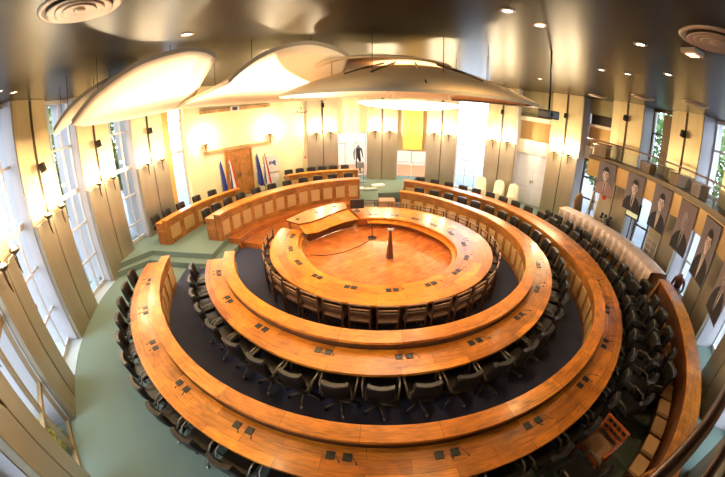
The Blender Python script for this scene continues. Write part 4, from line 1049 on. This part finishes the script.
# standing person beyond the far doorway
J = [(0, 0, .95), (0, 0, 1.12), (0, 0, 1.32), (0, 0, 1.45), (0, -.01, 1.53), (0, -.02, 1.66), (.09, 0, .9), (.10, -.02, .5), (.10, 0, .08), (.10, -.14, .04), (-.09, 0, .9), (-.10, .04, .5), (-.10, .03, .08), (-.10, -.10, .04),
     (.19, 0, 1.40), (.24, -.02, 1.12), (.24, -.16, .92), (.24, -.22, .88), (-.19, 0, 1.40), (-.25, .02, 1.12), (-.25, -.06, .88), (-.25, -.08, .82)]
Rr = [.13, .12, .15, .09, .05, .085, .09, .065, .045, .04, .09, .065, .045, .04, .06, .042, .032, .03, .06, .042, .032, .03]
def fm2(c):
    if c.z > 1.72 or (c.z > 1.58 and c.y > .0): return 3
    if c.z > 1.50 or c.z < .98 and abs(c.x) > .2: return 2
    return 1 if c.z < .95 else 0
pr = figure('person', J, Ed, Rr, 'person in dark clothes standing beyond the glazed far doorway', pc(97.0, 10.2, 0.35), R_(20), skin_d, ([plain('dark_jacket', (.05, .04, .035), .8), plain('dark_trousers', (.03, .03, .035), .8), skin_d, hair_d], fm2))
# brown coat figure at the window
root = thing('coat_stand', 'brown coat hanging on a stand at the window below the first portrait', 'coat stand', pc(20.8, 8.6, 0))
mb = MB(); mb.tube([(0, 0, 0), (0, 0, 1.6)], .02, 8); mb.lathe([(.2, 0), (.2, .02), (.03, .05)], 14); mb.build('stand', M_BRONZE, root)
mb = MB(); mb.lathe([(.24, .45), (.22, .8), (.23, 1.15), (.20, 1.35), (.08, 1.48), (.03, 1.5)], 16)
for v in mb.bm.verts: v.co.y *= .6; v.co.x += .03 * sin(v.co.z * 9)
mb.build('coat', plain('brown_coat', (.22, .12, .05), .85), root)

# ------------------------------------------------------------------ outside
wallseg('wall_lobby', 70, 112, 0.0, 5.0, 13.0, .2, M_CREAM)
mb = MB(); mb.sweep([(9.7, .2), (9.7, .34), (13.0, .34), (13.0, .2)], 70, 112, C, 6); struct(mb.build('lobby_floor', M_PLINTH))
def leafy(name, label, loc, h, rad, n, green, group, trunk=True):
    rnd = random.Random(hash(label) % 1000 if False else len(label) * 7 + int(loc[0] * 13))
    root = thing(name, label, 'tree' if trunk else 'bush', (loc[0], loc[1], -.25), 0, group)
    if trunk:
        mb = MB(); mb.tube([(0, 0, 0), (.08, .05, h * .3), (-.05, .1, h * .6), (.05, 0, h * .85)], [.17, .13, .09, .04], 8)
        for k in range(5):
            a = k * 1.26; mb.tube([(0, .05, h * (.4 + .07 * k)), (rad * .6 * cos(a), rad * .6 * sin(a), h * (.55 + .08 * k))], [.06, .02], 5)
        mb.build('trunk', plain('bark', (.16, .11, .075), .9, 0, .4, 12), root)
    mb = MB()
    for k in range(n):
        u = rnd.uniform(-1, 1); a = rnd.uniform(0, 2 * pi); q = rad * rnd.uniform(.45, 1) ; s = math.sqrt(1 - u * u)
        c = Vector((q * s * cos(a), q * s * sin(a), (h * .62 if trunk else h * .5) + (h * .38 if trunk else h * .5) * u * rnd.uniform(.6, 1)))
        e1 = Vector((rnd.uniform(-1, 1), rnd.uniform(-1, 1), rnd.uniform(-1, 1))).normalized(); e2 = e1.cross(Vector((rnd.uniform(-1, 1), rnd.uniform(-1, 1), .3))).normalized(); z = rnd.uniform(.10, .19) * (1 if trunk else .6)
        mb.face([c - e1 * z, c - e2 * z * .5, c + e1 * z, c + e2 * z * .5])
    mb.build('foliage', green, root, fix=False)
g1 = plain('leaf_green', (.09, .17, .04), .6, 0, 0, 3, .4); g2 = plain('leaf_light', (.16, .24, .06), .6, 0, 0, 3, .4); g3 = plain('flower_yellow', (.45, .36, .02), .6, 0, 0, 3, .3)
for i, (x, y, h, rd, lab) in enumerate(((-11.6, 7.9, 6.2, 1.7, 'leafy tree outside the window between two left wall columns'), (-10.4, 11.6, 6.3, 1.4, 'light green tree outside the window next to the rear desk'),
        (-11.2, 4.4, 6.5, 1.7, 'leafy tree outside past the red sticker window'), (-14.5, 10.4, 7.5, 1.8, 'tall leafy tree farther outside beyond the green steps'),
        (12.8, 14.4, 5.6, 1.7, 'leafy tree outside the window behind the easel'), (13.9, 10.4, 6.5, 1.7, 'leafy tree outside the window above the second portrait'),
        (13.6, 6.6, 6.5, 1.7, 'leafy tree outside the bright window over the fourth portrait'))):
    leafy('garden_tree', lab, (x, y, 0), h, rd, 2200, g1 if i % 2 else g2, 'trees outside')
leafy('flower_bush', 'yellow flowering bush just outside the bronze framed garden window', (-5.15, .98, 0), .9, .5, 1200, g3, None, False)
leafy('green_bush', 'low green bush outside the bronze framed garden window', (-6.3, -.2, 0), .9, .55, 900, g1, None, False)
